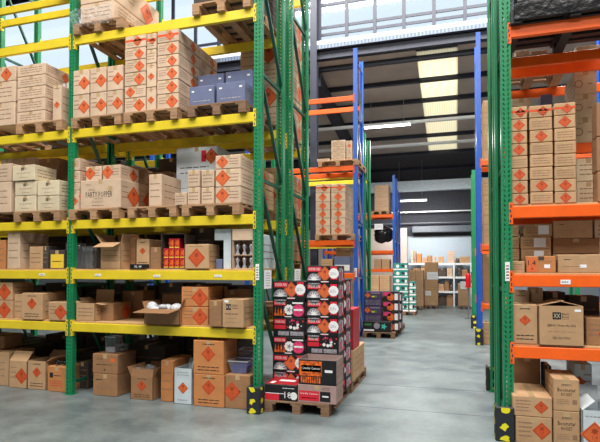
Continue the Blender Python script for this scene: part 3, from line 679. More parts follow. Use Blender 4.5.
for i, (a, b_) in enumerate(((374.5, 0), (340.5, 1))):
    if i == 0: o, zt, _ = one(193.3, 224, a, YG-.2, 0, .42, 'lower carton of the tall floor pair with red diamonds', None, 'orange_kraft', 'C')
    else: o, zt, _ = one(193, 223.6, a, YG-.2, zt, .42, 'upper carton of the tall floor pair with red diamonds', None, 'orange_kraft', 'C')
o, zt, _ = one(224.8, 250, 375, YG-.18, 0, .4, 'floor carton with diamond under the clear tub, by end post', None, 'brown_kraft', 'l')
tub(228, 247.5, 361.5, YG-.14, zt, 'clear tub of blue goods on the carton by the end post', taper=.72)
o, zt2, _ = one(236, 251, 366, YG+.3, 0, .35, 'hidden carton behind the tub carton by the end post', None, 'brown_kraft', 't')
tub(238, 252, 350, YG+.32, zt2, 'second blue-filled tub at the back beside the end post')
for i, (xa, xb, yt, yb_, nm) in enumerate(((0, 40, 345, 0, 'far left'), (52, 90, 352, 0, 'middle left'), (128, 165, 345, 0, 'centre'))):  # dark cartons added behind the floor goods so the bay reads black
    one(xa, xb, yt, 6.5, 0, .4, f'added dark filler carton at the back of the floor level, {nm}', None, 'dark_card', 't')
# ================================================================== second row (seen through and above the first)
Y2 = 6.96
for lv, nm, tops, m in ((0, 'first', [(310, 't')], 'brown_kraft'), (1, 'second', [(250, 't'), (238, 't')], 'brown_kraft'), (2, 'third', [(205, 't'), (185, 'd'), (168, 't')], 'kraft'), (3, 'fourth', [(108, 't'), (86, 'd'), (64, 't'), (42, 'd'), (20, 't'), (-2, 'd')], 'pale_kraft')):
    pallet(-3.25, Y2, BT[lv], f'pallet seen through the end frames, {nm} level of rear rack', group='pallets on the rear left rack')
    x0 = 240; x1 = 281
    stack(f'load behind end frames, {nm} level', Y2+.02, BT[lv]+.144, [('', x0, x1, [(a, b_) for a, b_ in tops])], .55, m, 'd', back=1)
one(241, 250, 48.5, Y2+.1, BT[3]+.02, .5, 'tall white lettered carton seen above the blue cartons', None, 'white_card', 'o')
XSP = [(-40, -1), (6, 43), (45, 83), (85, 121), (136, 156), (158, 184), (186, 212), (214, 238)]  # invented dark cartons filling the rear rack to darken shelf backs and block light
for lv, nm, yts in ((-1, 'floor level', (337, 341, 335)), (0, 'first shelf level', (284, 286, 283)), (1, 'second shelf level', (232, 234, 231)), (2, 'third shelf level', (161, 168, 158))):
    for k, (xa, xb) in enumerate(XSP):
        one(xa, xb-.5, yts[k % 3], Y2+.05, BT[lv] if lv >= 0 else 0, .75, f'added dark filler carton, {["first","second","third","fourth","fifth","sixth","seventh","eighth"][k]} from left at the back, {nm}', 'added dark filler cartons in the rear rack', 'dark_card', 't')
# ================================================================== firework pallets in the aisle
def fwA(base='print_red', txt='SPIDER XXL'):
    def g(f, w, h):
        f.rect(w*.04, h*.66, w*.48, h*.93, 'print_red'); f.text(txt, w*.26, h*.80, h*.15, 'print_white', 2, w*.38)
        f.ngon(w*.24, h*.16, h*.40, 'print_grey', 18, 1, 0); f.ngon(w*.24, h*.2, h*.32, 'print_white', 20, 2, r2=h*.12); f.rect(0, 0, w, h*.15, 'black_card', 3)
        f.diamond(w*.58, h*.52, h*.45); f.rect(w*.46, h*.05, w*.7, h*.1, 'print_white', 4); f.rect(w*.48, h*.0+.004, w*.66, h*.035, 'print_red', 4)
        f.rect(w*.76, h*.2, w*.97, h*.95, 'print_red'); f.ngon(w*.86, h*.55, h*.3, 'print_white', 12, 2); f.text('25s', w*.86, h*.55, h*.16, 'print_grey', 3)
    return g
def fwB(f, w, h):
    f.rect(w*.04, h*.68, w*.42, h*.93, 'print_red'); f.text('SPIDER XXL', w*.23, h*.80, h*.14, 'print_white', 2, w*.33)
    for k in range(4): f.mb.poly([f.p(w*(.05+.09*k), h*.12), f.p(w*(.13+.09*k), h*.12), f.p(w*(.09+.09*k), h*.62)], 'print_flame')
    f.ngon(w*.52, h*.45, h*.30, 'print_white', 20, 1, r2=h*.26); f.ngon(w*.52, h*.45, h*.18, 'print_grey', 10, 2, r2=h*.07)
    f.ngon(w*.80, h*.42, h*.34, 'print_pink', 16); f.rect(w*.66, h*.4, w*.94, h*.5, 'print_white', 2); f.rect(w*.62, h*.78, w*.95, h*.86, 'print_white'); f.rect(w*.38, h*.05, w*.6, h*.1, 'print_white')
def fwC(f, w, h):
    f.rect(w*.04, h*.68, w*.40, h*.93, 'print_red'); f.text('SPIDER XXL', w*.22, h*.80, h*.13, 'print_white', 2, w*.3); f.rect(w*.04, h*.4, w*.40, h*.62, 'print_red')
    f.rect(w*.16, h*.05, w*.5, h*.28, 'print_grey'); f.rect(w*.54, h*.05, w*.95, h*.28, 'print_grey')
    rr = random.Random(5)
    for k in range(14): f.ngon(w*rr.uniform(.45, .95), h*rr.uniform(.4, .9), h*rr.uniform(.03, .1), rr.choice(['print_white', 'print_red', 'print_pink']), 6, 1)
def fwside(f, w, h):
    rr = random.Random(11)
    f.rect(w*.05, h*.1, w*.5, h*.85, 'print_grey'); f.rect(w*.52, h*.1, w*.95, h*.3, 'print_red'); f.ngon(w*.28, h*.5, h*.3, 'print_pink', 12, 2, r2=h*.15); f.rect(w*.6, h*.15, w*.72, h*.8, 'print_white')
    for k in range(22): f.ngon(w*rr.uniform(.1, .9), h*rr.uniform(.15, .85), h*rr.uniform(.03, .09), rr.choice(['print_white', 'print_pink', 'print_red']), 6, 3)
PX = -2.21; PYF = 5.76; PYB = 8.2
GP = 'wooden pallets standing in the aisle'
pallet(PX, PYF, 0, 'floor pallet under the red and black firework cartons, nearest', 'old_wood', group=GP)
pallet(PX+.03, PYF+1.21, 0, 'second floor pallet just behind the nearest firework pallet', 'old_wood', group=GP)
YF = PYF+.42
def column(x0, x1, Y, base, tops, codes, m, d, side, fmt, group, tape=None):
    z = base; X = None; n = len(tops)
    for k, yt in enumerate(tops):
        xa, xb, h = span(x0, x1, yt, Y, z)
        if X is None: X = (xa, xb)
        cd = codes[k % len(codes)]; mm = m
        if isinstance(cd, tuple): cd, mm = cd
        o = carton_mb(X[1]-X[0]-.006, d-.006, h-.002, mm, cd, side, tape).build('carton', loc=((X[0]+X[1])/2+R_.uniform(-.004, .004), Y+d/2, z))
        tag(o, fmt.format(('bottom' if k == 0 else ORD[n-1-k])), 'carton', group); z += h
    return z, X
A = fwA()
gf = 'red and black firework cartons on the nearest pallet'
column(272.5, 305, YF, .144, [390, 372.5, 354.5, 336.5, 318, 299.5, 281], [fwB, A, A, fwB, fwC, fwB, A], 'black_card', .37, fwside, 'black and red firework carton, {} in the left column, nearest pallet', gf)
zf, XF = column(306, 338.5, YF, .144, [390, 372.5, 354, 335.5, 318, 300.5, 283, 265.5], [A, A, A, fwC, A, A, A, A], 'black_card', .37, fwside, 'black and red firework carton, {} in the right column, nearest pallet', gf)
column(315, 346, YF+.38, .144, [378, 362, 346, 330, 313, 296, 279], [A], 'black_card', .38, fwside, 'black and red firework carton, {}, behind the right column of nearest pallet', gf)
def cran(h0):
    def g(f, w, h):
        if h0:
            f.rect(.004, .004, w-.004, h-.008, 'black_card'); f.rect(.01, h*.34, w*.62, h*.92, 'print_flame', 2); f.rect(w*.62, h*.05, w*.96, h*.85, 'black_card', 2); f.rect(w*.7, h*.5, w*.9, h*.6, 'print_white', 3)
            f.rect(w*.08, h*.50, w*.6, h*.76, 'print_red', 2); f.text('Crackly Cannons', w*.34, h*.63, h*.13, 'print_white', 3, w*.48)
            for k in range(9): f.rect(w*(.06+.06*k), h*.06, w*(.10+.06*k), h*.3, 'print_flame', 2)
        else:
            f.rect(w*.03, h*.12, w*.56, h*.66, 'print_red'); f.text('Crackly Cannons', w*.3, h*.5, h*.14, 'print_white', 2, w*.48); f.lines(w*.1, h*.18, w*.5, h*.36, 1, 'print_black', 2)
            f.rect(w*.58, h*.12, w*.85, h*.66, 'black_card'); f.rect(w*.64, h*.36, w*.8, h*.44, 'print_white', 2); f.lines(w*.62, h*.72, w*.85, h*.9, 2, 'print_black', 3)
    return g
o, zt, _ = one(297.5, 336.5, 385, PYF+.01, .144, .38, 'pinkish Crackly Cannons carton, front right of the nearest pallet', None, 'pink_card', cran(0), 't')
rt, X, w, h = open_carton(298.5, 336.5, 359.5, PYF+.015, zt, .37, 'open flame-printed Crackly Cannons box on the pinkish carton', 'pink_card', cran(1), 't', flaps=[], fill=(.45, 'black_card'))
def f180(f, w, h):
    f.rect(.004, h*.02, w*.45, h*.45, 'print_red'); f.rect(w*.02, h*.42, w*.6, h*.46, 'print_white', 2); f.text('18', w*.72, h*.38, h*.4, 'print_white', 2); f.ngon(w*.9, h*.34, h*.24, 'print_white', 16, 2); f.lines(w*.55, h*.72, w*.95, h*.86, 1, 'print_white', 3)
def top180(fc, w, d, h):
    t = fc['t']; t.rect(.004, .004, w-.004, d-.004, 'red_card', 2); t.rect(w*.3, d*.45, w*.8, d*.7, 'print_white', 3); t.rect(w*.12, d*.1, w*.25, d*.4, 'print_white', 3)
one(264.5, 297, 384.5, PYF+.01, .144, .38, 'low black box numbered 18 with red lid, front left of nearest pallet', None, 'black_card', f180, 'n', tape=None, extra=top180)
# rear pallet load: kraft cartons and a red one
YR2 = PYF+1.23
one(330, 353.5, 350, YR2+.02, .144, .9, 'kraft carton on the second aisle pallet beneath the red box', None, 'kraft', 'c', 't')
one(333, 353.3, 309, YR2+.04, zat(343, 350, YR2+.02)+.002, .5, 'tall bright red box on the second aisle pallet', None, 'red_card', 'n', 't', tape=None)
# middle pallet
GX, GY = GR(362.5, 337.5)
pallet(GX, GY, 0, 'floor pallet under the purple and red firework boxes, mid aisle', 'old_wood', group=GP)
pallet(GX+.02, GY+1.22, 0, 'second floor pallet behind the mid-aisle firework pallet', 'old_wood', group=GP)
def fwP(f, w, h):
    f.diamond(w*.18, h*.5, h*.4); f.rect(w*.4, h*.2, w*.75, h*.5, 'print_green'); f.rect(w*.42, h*.25, w*.6, h*.4, 'print_yellow', 2); f.rect(w*.35, h*.75, w*.9, h*.85, 'print_grey')
def fwP2(f, w, h): f.lines(w*.05, h*.15, w*.95, h*.85, 4, 'print_grey', 9)
def fwR(f, w, h): f.rect(w*.02, h*.55, w*.5, h*.95, 'print_pink'); f.ngon(w*.5, h*.45, h*.38, 'print_flame', 14); f.ngon(w*.55, h*.45, h*.25, 'print_orange', 4, 2); f.rect(w*.75, h*.15, w*.97, h*.8, 'print_white')
def fwT(f, w, h): f.rect(0, 0, w, h*.2, 'print_white'); f.ngon(w*.3, h*.55, h*.25, 'print_white', 9, 1); f.ngon(w*.65, h*.6, h*.3, 'print_black', 9, 1, r2=h*.12); f.rect(w*.8, h*.3, w*.95, h*.7, 'print_white')
def fwG(f, w, h): f.rect(w*.02, h*.1, w*.4, h*.25, 'print_white'); f.ngon(w*.5, h*.6, h*.3, 'print_grey', 10); f.ngon(w*.75, h*.55, h*.32, 'print_teal', 10, 1, r2=h*.15); f.rect(w*.05, h*.6, w*.3, h*.8, 'print_green')
gm = 'firework boxes on the mid-aisle pallet'
column(363, 391, GY+.02, .144, [321.5], [fwG], 'black_card', .3, fwside, 'dark green firework box, {} front row of mid-aisle pallet', gm)
column(364.5, 381.5, GY+.33, .144, [321.5, 314.5, 306, 299, 291.5], [fwG, fwP2, fwP, fwP2, fwP], 'purple_card', .4, fwside, 'purple firework box, {} in left column of mid-aisle pallet', gm)
column(383, 398.5, GY+.33, .144, [321.5, 311.5, 301.5, 291.5], [fwR], 'black_card', .4, fwside, 'red-orange firework box, {} in right column of mid-aisle pallet', gm)
column(387.5, 401.5, GY+.8, .144, [320.5, 311.5, 302, 292.5], [fwR], 'black_card', .38, fwside, 'red-orange firework box, {}, rear right of mid-aisle pallet', gm)
one(370, 392, 275, GY+1.3, .144, .6, 'kraft carton stack top standing on the second mid-aisle pallet', None, 'kraft', 't') if False else None
# far pallet of teal boxes
TX, TY = GR(393.5, 315)
pallet(TX, TY, 0, 'floor pallet under the teal firework boxes at far aisle', 'old_wood', group=GP)
gt = 'teal firework boxes on the far pallet'
column(393.5, 408, TY+.3, .144, [300, 292.5, 285, 277.5, 270, 263], [fwT], 'teal_card', .4, fwT, 'teal firework box, {} in the tall left column, far pallet', gt)
column(409.5, 416, TY+.02, .144, [303, 295.5, 288.5, 281.5], [fwT], 'teal_card', .3, fwT, 'teal firework box, {} in the low right column, far pallet', gt)
column(399, 408.5, TY+.02, .144, [303, 296], [fwT], 'teal_card', .26, fwT, 'teal firework box, {} in the front middle, far pallet', gt)
# kraft loads by the back shelves
def tallload(x0, x1, Y, tops, label, sh=(), m='kraft', d=.8, cols=2, gp=None):
    X0, z0 = AT(x0, 300, Y); X1 = AT(x1, 300, Y)[0]
    pallet(X0, Y, 0, 'pallet under the '+label, 'old_wood', w=X1-X0, d=d, group=GP)
    n = len(tops)
    for q in range(cols):
        a, b_ = x0+(x1-x0)*q/cols, x0+(x1-x0)*(q+1)/cols
        column(a+.1, b_, Y+.01, .144, tops, ['t'], m, d-.02, 't', 'kraft carton, {} in the '+(['left','right'][q]+' half of ' if cols > 1 else '')+label, gp or 'cartons in the '+label)
tallload(408.5, 423.5, 22.2, [299, 290, 280, 270], 'four-high kraft load behind teal boxes')
tallload(424.5, 438, 22.8, [293, 282, 272, 262, ], 'kraft load with white sheets', cols=1)
tallload(458, 470.5, 23.0, [294, 284], 'low kraft load right of the shelves', cols=1)
def sheet(x0, x1, y0, y1, Y, label):
    X0, z1 = AT(x0, y0, Y); X1, z0 = AT(x1, y1, Y); b = MB(); b.box((X0, Y-.006, z0), (X1, Y, z1), 'paper'); f = Face(b, (X0, Y-.006, z0), (1,0,0), (0,0,1), X1-X0, z1-z0); f.lines((X1-X0)*.1, (z1-z0)*.2, (X1-X0)*.9, (z1-z0)*.8, 3, 'print_grey', 4)
    tag(b.build('paper_sheet'), label, 'paper', 'paper sheets taped to far cartons')
sheet(427, 438, 272, 279.5, 22.805, 'large white paper sheet on the upper part of the far kraft load')
sheet(425.5, 431, 291, 295.5, 22.805, 'small white paper sheet low on the far kraft load')
sheet(460.5, 466.5, 281.5, 289, 23.005, 'white sheet on the low kraft load right of the shelves')
# ================================================================== middle-distance left rack contents
gz = [z+.12 for z in Z3]
def palmid(px, Y, z, label, w=.8): 
    return pallet(AT(px, 240, Y)[0], Y, z, label, group='pallets on the mid-distance orange rack', w=w)
YM = YB3-.03
palmid(315, YM, gz[1], 'pallet under the tall diamond carton stack on orange beams', 1.0)
stack('orange rack stack', YM+.02, gz[1]+.144, [('left', 315.5, 330.2, [(226, 'c'), (218, 'c'), (210, 'c'), (201.5, 'c'), (192.5, 'c'), (184, 'o')]), ('right', 331, 345.5, [(226, 'c'), (218, 'c'), (209.5, 'c'), (201, 'c'), (192, 'c'), (183.5, 'o')])], .55, 'pale_kraft', 't', back=1)
palmid(318, YM, gz[2], 'pallet on the upper orange beams beside the blue post', 1.0)
stack('short load high on the orange rack', YM+.02, gz[2]+.144, [('left', 317, 330, [(158.5, 't')]), ('middle', 331, 345.5, [(159.5, 't'), (153, 't'), (146.5, 't'), (140, 't')]), ('right', 346, 352.5, [(159.5, 'c'), (150, 't'), (140.5, 'c')])], .5, 'pale_kraft', 't')
z0 = gz[0]
b0 = MB(); 
one(321, 332.5, 259, YM+.05, z0, .5, 'brown carton low on the orange rack above the fireworks', None, 'kraft', 't')
def bt(f, w, h): f.rect(w*.05, h*.15, w*.95, h*.5, 'print_white'); 
one(334, 350.5, 256.5, YM+.05, z0, .35, 'low blue and white box on the orange rack, beside blue post', None, 'blue_card', bt, tape=None)
one(336, 351, 247.5, YM+.5, z0, .4, 'kraft carton behind the blue and white box, orange rack', None, 'kraft', 't')
one(343, 352.5, 279, YM+.1, 0, .5, 'tall kraft carton on floor beneath the orange rack, blue post', None, 'kraft', 'c')
# row 5 contents
Y5 = YB5-.02; g5 = [z+.12 for z in Z5]
pallet(AT(371, 210, Y5)[0], Y5, g5[2], 'pallet under the film-wrapped cartons, far orange beams', w=.72, group='pallets on the far left rack')
stack('film-wrapped pair on far orange beams', Y5+.02, g5[2]+.144, [('', 374.5, 388.5, [(197, 't'), (185, 't')])], .7, 'kraft', 't')
X0, X1, h = span(373.5, 389.5, 184.5, Y5, g5[2]+.144); b = MB(); b.box((X0, Y5, 0), (X1, Y5+.8, h+.03), 'thin_film', ch=.03); tag(b.build('stretch_film', loc=(0, 0, g5[2]+.146)), 'milky stretch film round the two cartons on far orange beams', 'stretch film')
X0, X1, h = span(374, 390, 222, Y5, g5[1]); lu = lumps(None, 14, (X1-X0)*.65, .35, 0, .26, 'black_film', 'black_bag', 3); lu.scale.z = 1.35; lu.location = ((X0+X1)/2, Y5+.5, g5[1]+.62); tag(lu, 'large black plastic-wrapped bundle on the far left rack', 'bundle')
sheet(374.5, 383, 224, 229.5, Y5+.07, 'white paper label on the black plastic-wrapped bundle')
stack('kraft row between the far orange beams', Y5+.05, g5[0], [('left', 374, 381, [(259, 't')]), ('right', 381.5, 389.5, [(259, 't')])], .6, 'kraft', 't')
tallY = Y5-.3
for k, (xa, xb) in enumerate(((368.5, 379), (379.5, 389.5))):
    column(xa, xb, YB5-1.6, .0, [298, 286, 275.5], ['t'], 'kraft', .7, 't', 'kraft carton, {} in the '+['left', 'right'][k]+' column behind the purple fireworks', 'kraft cartons behind the purple fireworks')
# ================================================================== right rack, near
g = 'cartons in the tall diamond stack on the right rack'
ZR = [z+.142 for z in RB]
YQ = YR+.02
diam = {0: 'otddtddd'[::-1], 1: 'otdtttdt'[::-1], 2: 'ldttttdd'[::-1]}
rows = {0: [193.3, 180.5, 168, 155.7, 143.3, 131, 118.7, 106], 1: [191.5, 179, 166.5, 154, 142, 129.5, 117, 104.5], 2: [191.3, 178.5, 166, 153.3, 140.6, 127.5, 114.5, 102]}
xs = {0: (511, 528.8), 1: (529.8, 553.8), 2: (554.6, 577.3)}
codes = {0: 'ddtdtddo'.replace('d', 'c'), 1: 'tcttctco'.replace('t', 't'), 2: 'cctttt co'.replace(' ', '')}
codes[0] = ['c', 'c', 'c', 't', 'c', 'c', 'c', 'o']; codes[1] = ['t', 'c', 't', 't', 't', 'c', 't', 'o']; codes[2] = ['c', 'c', 't', 't', 't', 't', 'c', 'o']
stack('eight-high stack, right rack', YQ, ZR[2], [(n, *xs[i], list(zip(rows[i], codes[i]))) for i, n in enumerate(('left', 'middle', 'right'))], .4, 'kraft', 't', back=1)
stack('dark-wrapped column at right photo edge', YQ-.01, ZR[2], [('', 597, 640, [(170, 't'), (135, 't'), (100, 't')])], .2, 'brown_kraft', 't')
pz = pallet(.56, YR-.06, RB[3]+.12, 'pallet under black-wrapped goods on the top right orange beam', 'rubber', w=1.2, d=1.0, group=None)
b = MB(); b.box((0, 0, 0), (1.1, .95, .9), 'black_film', ch=.03); b.box((-.01, -.05, -.12), (1.12, -.035, .05), 'black_film', ch=.006)
r = b.build('wrapped_load', loc=(.60, YR-.03, RB[3]+.265)); tag(r, 'black film-wrapped load on the top right orange beam', 'wrapped load')
def lab(px0, px1, py0, py1, Y):
    X0, z1 = AT(px0, py0, Y); X1, z0 = AT(px1, py1, Y); b = MB(); b.box((X0-.60, Y-YR+.03, z0-RB[3]-.265), (X1-.60, Y-YR+.032, z1-RB[3]-.265), 'paper'); o = b.build('shipping_label', r); o['label'] = 'white paper label'
lab(517, 528, 4, 12, YR-.034); lab(556, 574, -3, 5.5, YR-.034)
# second right row: cream cartons
YC = YR+1.22
def creamp(f, w, h): f.ring(w*.18, h*.45, h*.16, h*.03, 'print_brown', 10); f.lines(w*.6, h*.35, w*.85, h*.5, 1, 'print_brown', 2); f.lines(w*.1, h*.75, w*.4, h*.82, 1, 'print_brown', 2)
zc = 3.24
def cream(x0, x1, tops, nm, base, Y=YC):
    z = base
    for k, yt in enumerate(tops):
        o, z, _ = one(x0, x1, yt, Y, z, .6, f'cream carton, {"bottom" if k == 0 else ORD[len(tops)-1-k]} of the {nm}', 'cream cartons on the rear right rack', 'cream_card', creamp, 't')
cream(574.5, 597, [117.5, 94, 70], 'three cream cartons seen behind the eight-high stack', zc)
cream(511, 532, [116, 98], 'cream pair behind the left of the eight-high stack', zc)
cream(572, 600, [158], 'single cream carton below the rear orange beam', 1.66+.02+.6, YC+.3) if False else None
stack('pale pair under rear orange beam', YC, 1.66, [('', 577, 602, [(205, 't'), (181, 't'), (157.5, 't')])], .5, 'cream_card', 't')
one(541, 553, 94, YC+.05, zc, .4, 'blue carton glimpsed behind the eight-high stack', None, 'blue_card', 'n', tape=None)
pallet(.56, YC-.03, 4.23, 'pallet on rear right orange beam above the eight-high stack', 'pallet_wood', w=.8, d=1.0, group='pallets on the rear right rack')
stack('cartons on the rear right upper pallet', YC, 4.23+.144, [('left', 515, 530, [(50, 't')]), ('right', 531, 548, [(50, 't')])], .5, 'pale_kraft', 't')
stack('tall brown load glimpsed through the right end frames', YC, 4.23+.144, [('', 575, 600, [(60, 't')])], .5, 'cream_card', 't')
# second shelf right
e2 = ZR[1]
YA = YR+.30
def lbl(fr):
    def g(fc, w, d, h):
        a, b_ = fr; fc['f'].rect(w*a, h*.15, w*b_, h*.85, 'paper', 3)
    return g
stack('far left low column on the right second shelf', YR+.35, e2, [('', 506, 520, [(260, 't'), (248.5, 't'), (236.5, 't'), (225, 't')])], .35, 'kraft', 't')
zz = e2
for k, (x0, x1, yt, la) in enumerate(((522, 552, 260, (.4, .7)), (521.5, 551.5, 249, (.42, .75)), (521, 551.5, 236.3, (.42, .82)), (524, 552.5, 223.5, (.5, .88)))):
    o, zz, _ = one(x0, x1, yt, YA, zz, .4, f'kraft carton with white label, {["bottom","third from top","second from top","top"][k]} of the labelled shelf column', 'labelled cartons on the right second shelf', 'kraft', 't', 't', extra=lbl(la))
def longp(f, w, h): f.lines(w*.15, h*.7, w*.3, h*.85, 1, 'print_black', 3); f.lines(w*.15, h*.4, w*.85, h*.46, 1, 'print_brown', 4)
zz = e2
for k, (x0, x1, yt, cd) in enumerate(((553, 602, 254, 't'), (553, 600, 238, 'n'), (553, 593, 220, longp))):
    o, zz, _ = one(x0, x1, yt, YA, zz, .4, f'long kraft carton, {["bottom","middle","top"][k]} of the wide pile on right second shelf', 'long cartons on the right second shelf', 'brown_kraft' if k == 1 else 'kraft', cd, 't')
one(594.5, 625, 219, YA+.01, zz-.22, .4, 'carton cut off by right photo edge, upper second shelf', None, 'pale_kraft', 't')
def o14(f, w, h): f.rect(w*.03, h*.06, w*.34, h*.9, 'print_orange'); f.text('1.4', w*.18, h*.6, h*.3, 'print_black', 2); f.text('G', w*.18, h*.25, h*.16, 'print_black', 2); f.rect(w*.6, h*.28, w*.8, h*.5, 'paper'); f.lines(w*.4, h*.6, w*.9, h*.75, 1, 'print_brown', 3)
one(526.5, 556.3, 256, YR+.03, e2, .25, 'front carton with orange 1.4 label on the right second shelf', None, 'orange_kraft', o14, 't', tape='dark_card')
def longq(f, w, h): f.lines(w*.12, h*.65, w*.28, h*.8, 1, 'print_black', 5); f.lines(w*.1, h*.3, w*.5, h*.4, 1, 'print_brown', 4); f.rect(w*.44, h*.28, w*.58, h*.45, 'paper')
one(558, 608, 254.3, YR+.03, e2, .25, 'long front kraft carton right of the orange 1.4 label', None, 'kraft', longq, 't')
one(511.5, 525, 261, YR+.05, e2, .22, 'low plain carton beside the post, right second shelf', None, 'kraft', 't')
# first shelf right
e1 = ZR[0]
one(512.5, 537.8, 304.3, YR+.02, e1, .4, 'diamond-marked kraft carton beside the right green post, first shelf', None, 'kraft', 'C', 't')
def bbx(f, w, h):
    f.rect(w*.31, h*.66, w*.50, h*.84, 'print_black'); f.text('XX', w*.405, h*.75, h*.11, 'cream_card', 2, w*.14); f.text('Black', w*.60, h*.80, h*.055, 'print_black', 1, w*.16); f.text('Boxx', w*.60, h*.73, h*.055, 'print_black', 1, w*.16); f.lines(w*.52, h*.66, w*.69, h*.69, 1, 'print_black', 3)
    f.text('BB8051 Fireworks 6/36', w*.51, h*.51, h*.065, 'print_black', 1, w*.62); f.lines(w*.2, h*.33, w*.82, h*.37, 1, 'print_brown', 3); f.text('VERY EXCITING', w*.5, h*.19, h*.065, 'print_black', 1, w*.4); f.rect(w*.8, h*.86, w*.94, h*.92, 'paper')
open_carton(538.6, 584.3, 306, YR+.0, e1, .42, 'large Black Boxx logo carton with peaked open flaps, right rack', 'kraft', bbx, 't', flaps=[('l', .235, -77), ('r', .235, -77)])
one(586, 622, 318, YR+.1, e1, .4, 'low carton right of the Black Boxx carton, first shelf', None, 'brown_kraft', 'd')
one(513, 530, 291, YR+.48, e1, .35, 'whitish crumpled carton behind the diamond carton, first shelf', None, 'pale_kraft', 'c')
one(531, 543.5, 288, YR+.5, e1, .3, 'small cream carton just under the orange beam', None, 'cream_card', 't')
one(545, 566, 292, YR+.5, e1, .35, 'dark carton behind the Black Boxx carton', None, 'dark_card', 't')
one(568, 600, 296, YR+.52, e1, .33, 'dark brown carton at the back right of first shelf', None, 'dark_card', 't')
# floor right
YJ = YR-.12
def sidep(f, w, h): f.lines(w*.08, h*.2, w*.45, h*.85, 4, 'print_brown', 5); f.diamond(w*.72, h*.5, h*.33)
o, zt, _ = one(515.5, 552.5, 417, YJ, 0, .55, 'lower carton of floor pair beside the right post guard', None, 'kraft', sidep)
o, zt, _ = one(512.5, 552.8, 396.5, YJ-.0, zt, .62, 'upper carton of floor pair beside the right post guard', None, 'kraft', sidep)
def rock(f, w, h):
    f.text('JIMMY\'S', w*.5, h*.80, h*.09, 'print_black', 1, w*.4); f.text('Boomstar', w*.5, h*.66, h*.12, 'print_black', 1, w*.7); f.text('ROCKET', w*.5, h*.52, h*.09, 'print_black', 1, w*.42); f.lines(w*.12, h*.2, w*.6, h*.38, 3, 'print_brown', 4); f.rect(w*.72, h*.22, w*.9, h*.36, 'print_brown')
o, zt, _ = one(553.8, 580.2, 411.3, YJ-.02, 0, .5, 'lower rocket-lettered carton on the right rack floor', None, 'kraft', rock)
o, zt, _ = one(553.5, 580, 379, YJ-.02, zt, .5, 'upper rocket-lettered carton with shiny tape, right floor stack', None, 'kraft', rock)
one(514, 541, 356, YR+.6, 0, .35, 'tall dim kraft carton behind the right floor pair', None, 'brown_kraft', 't')
o, zt, _ = one(575, 592, 400, YR+.42, 0, .4, 'grey lower carton behind the rocket-lettered cartons', None, 'white_card', 't')
one(574, 592.5, 364, YR+.42, zt, .4, 'bluish grey carton with dark orange diamond behind rocket cartons', None, 'white_card', 'l')
def wd(f, w, h): f.diamond(w*.42, h*.4, h*.33); f.lines(w*.1, h*.8, w*.8, h*.9, 1, 'print_grey', 4)
open_carton(582.5, 612, 411, YJ-.05, 0, .45, 'white open-topped floor carton with bright diamond, right photo edge', 'white_card', wd, 't', flaps=[('l', .14, -50), ('k', .15, 10)])
one(545, 552, 366, YR+.5, .0, .3, 'narrow dark carton behind the upper rocket carton', None, 'dark_card', 't')
# right middle rack sliver
one(483, 491, 323, YQ3+.05, 0, .5, 'kraft carton on floor beside the right blue post', None, 'kraft', 't')
one(482.5, 494, 254, YQ3+.05, ZQ3[0]+.12+.0, .6, 'brown carton between orange beams beside the right blue post', None, 'brown_kraft', 't')
stack('slim load right of the blue post', YQ3+.05, ZQ3[1]+.12, [('', 483, 494, [(215, 't'), (195, 't'), (178, 't')])], .7, 'kraft', 't')
stack('high slim load right of the blue post', YQ3+.05, ZQ3[2]+.12, [('', 483, 494, [(125, 't'), (100, 't')])], .7, 'kraft', 't')
# ================================================================== back of the hall
YW = 25.6
sh = empty('shelving_unit', (AT(408, 300, 24.6)[0], 24.6, 0)); tag(sh, 'long white boltless shelving unit against the back wall', 'shelving')
SX0 = AT(404, 280, 24.6)[0]; SX1 = AT(472, 280, 24.6)[0]; SY = 24.6
inv = Matrix.Translation((-sh.location.x, -SY, 0))
sz = [zat(440, y, SY) for y in (291, 276.5, 263)]
for z in sz:
    b = MB(); b.box((SX0, SY, z-.09), (SX1, SY+.7, z), 'white_paint'); o = b.build('shelf', sh); o.matrix_parent_inverse = inv
for px in (405, 431, 454, 471):
    X = AT(px, 280, SY)[0]
    for y in (SY-.02, SY+.68):
        b = MB(); b.box((X-.035, y, 0), (X+.035, y+.04, sz[2]+.02), 'white_paint'); o = b.build('upright', sh); o.matrix_parent_inverse = inv
k = 0
def shelfbox(x0, x1, yt, zi, m, what):
    base = 0 if zi < 0 else sz[zi]
    one(x0, x1, yt, SY+.1, base, .4, what, 'small cartons on the back shelves', m, 't')
tops = [(411, 413.5, 250, 'pale_kraft', 'tall thin pale box at left end of the white top shelf'), (414.3, 416, 251, 'kraft', 'slim upright box second on the white top shelf'), (416.6, 421.5, 253.5, 'orange_kraft', 'orange-brown box left on the white top shelf'),
 (422.5, 427, 257.5, 'kraft', 'low kraft box left of centre, white top shelf'), (427.2, 432, 255.5, 'brown_kraft', 'brown box near centre of the white top shelf'), (432.5, 435.5, 256.5, 'pale_kraft', 'small pale box, centre of the white top shelf'),
 (438, 443.5, 256.5, 'kraft', 'kraft box right of centre, white top shelf'), (448, 454.5, 251, 'pale_kraft', 'tallest kraft box on the right half of white top shelf'), (456, 459.5, 258, 'dark_card', 'small dark box right of the tallest box, top shelf'), (460, 470, 256.5, 'kraft', 'wide low kraft box at right end, white top shelf')]
for x0, x1, yt, m, l in tops: shelfbox(x0, x1, yt, 2, m, l)
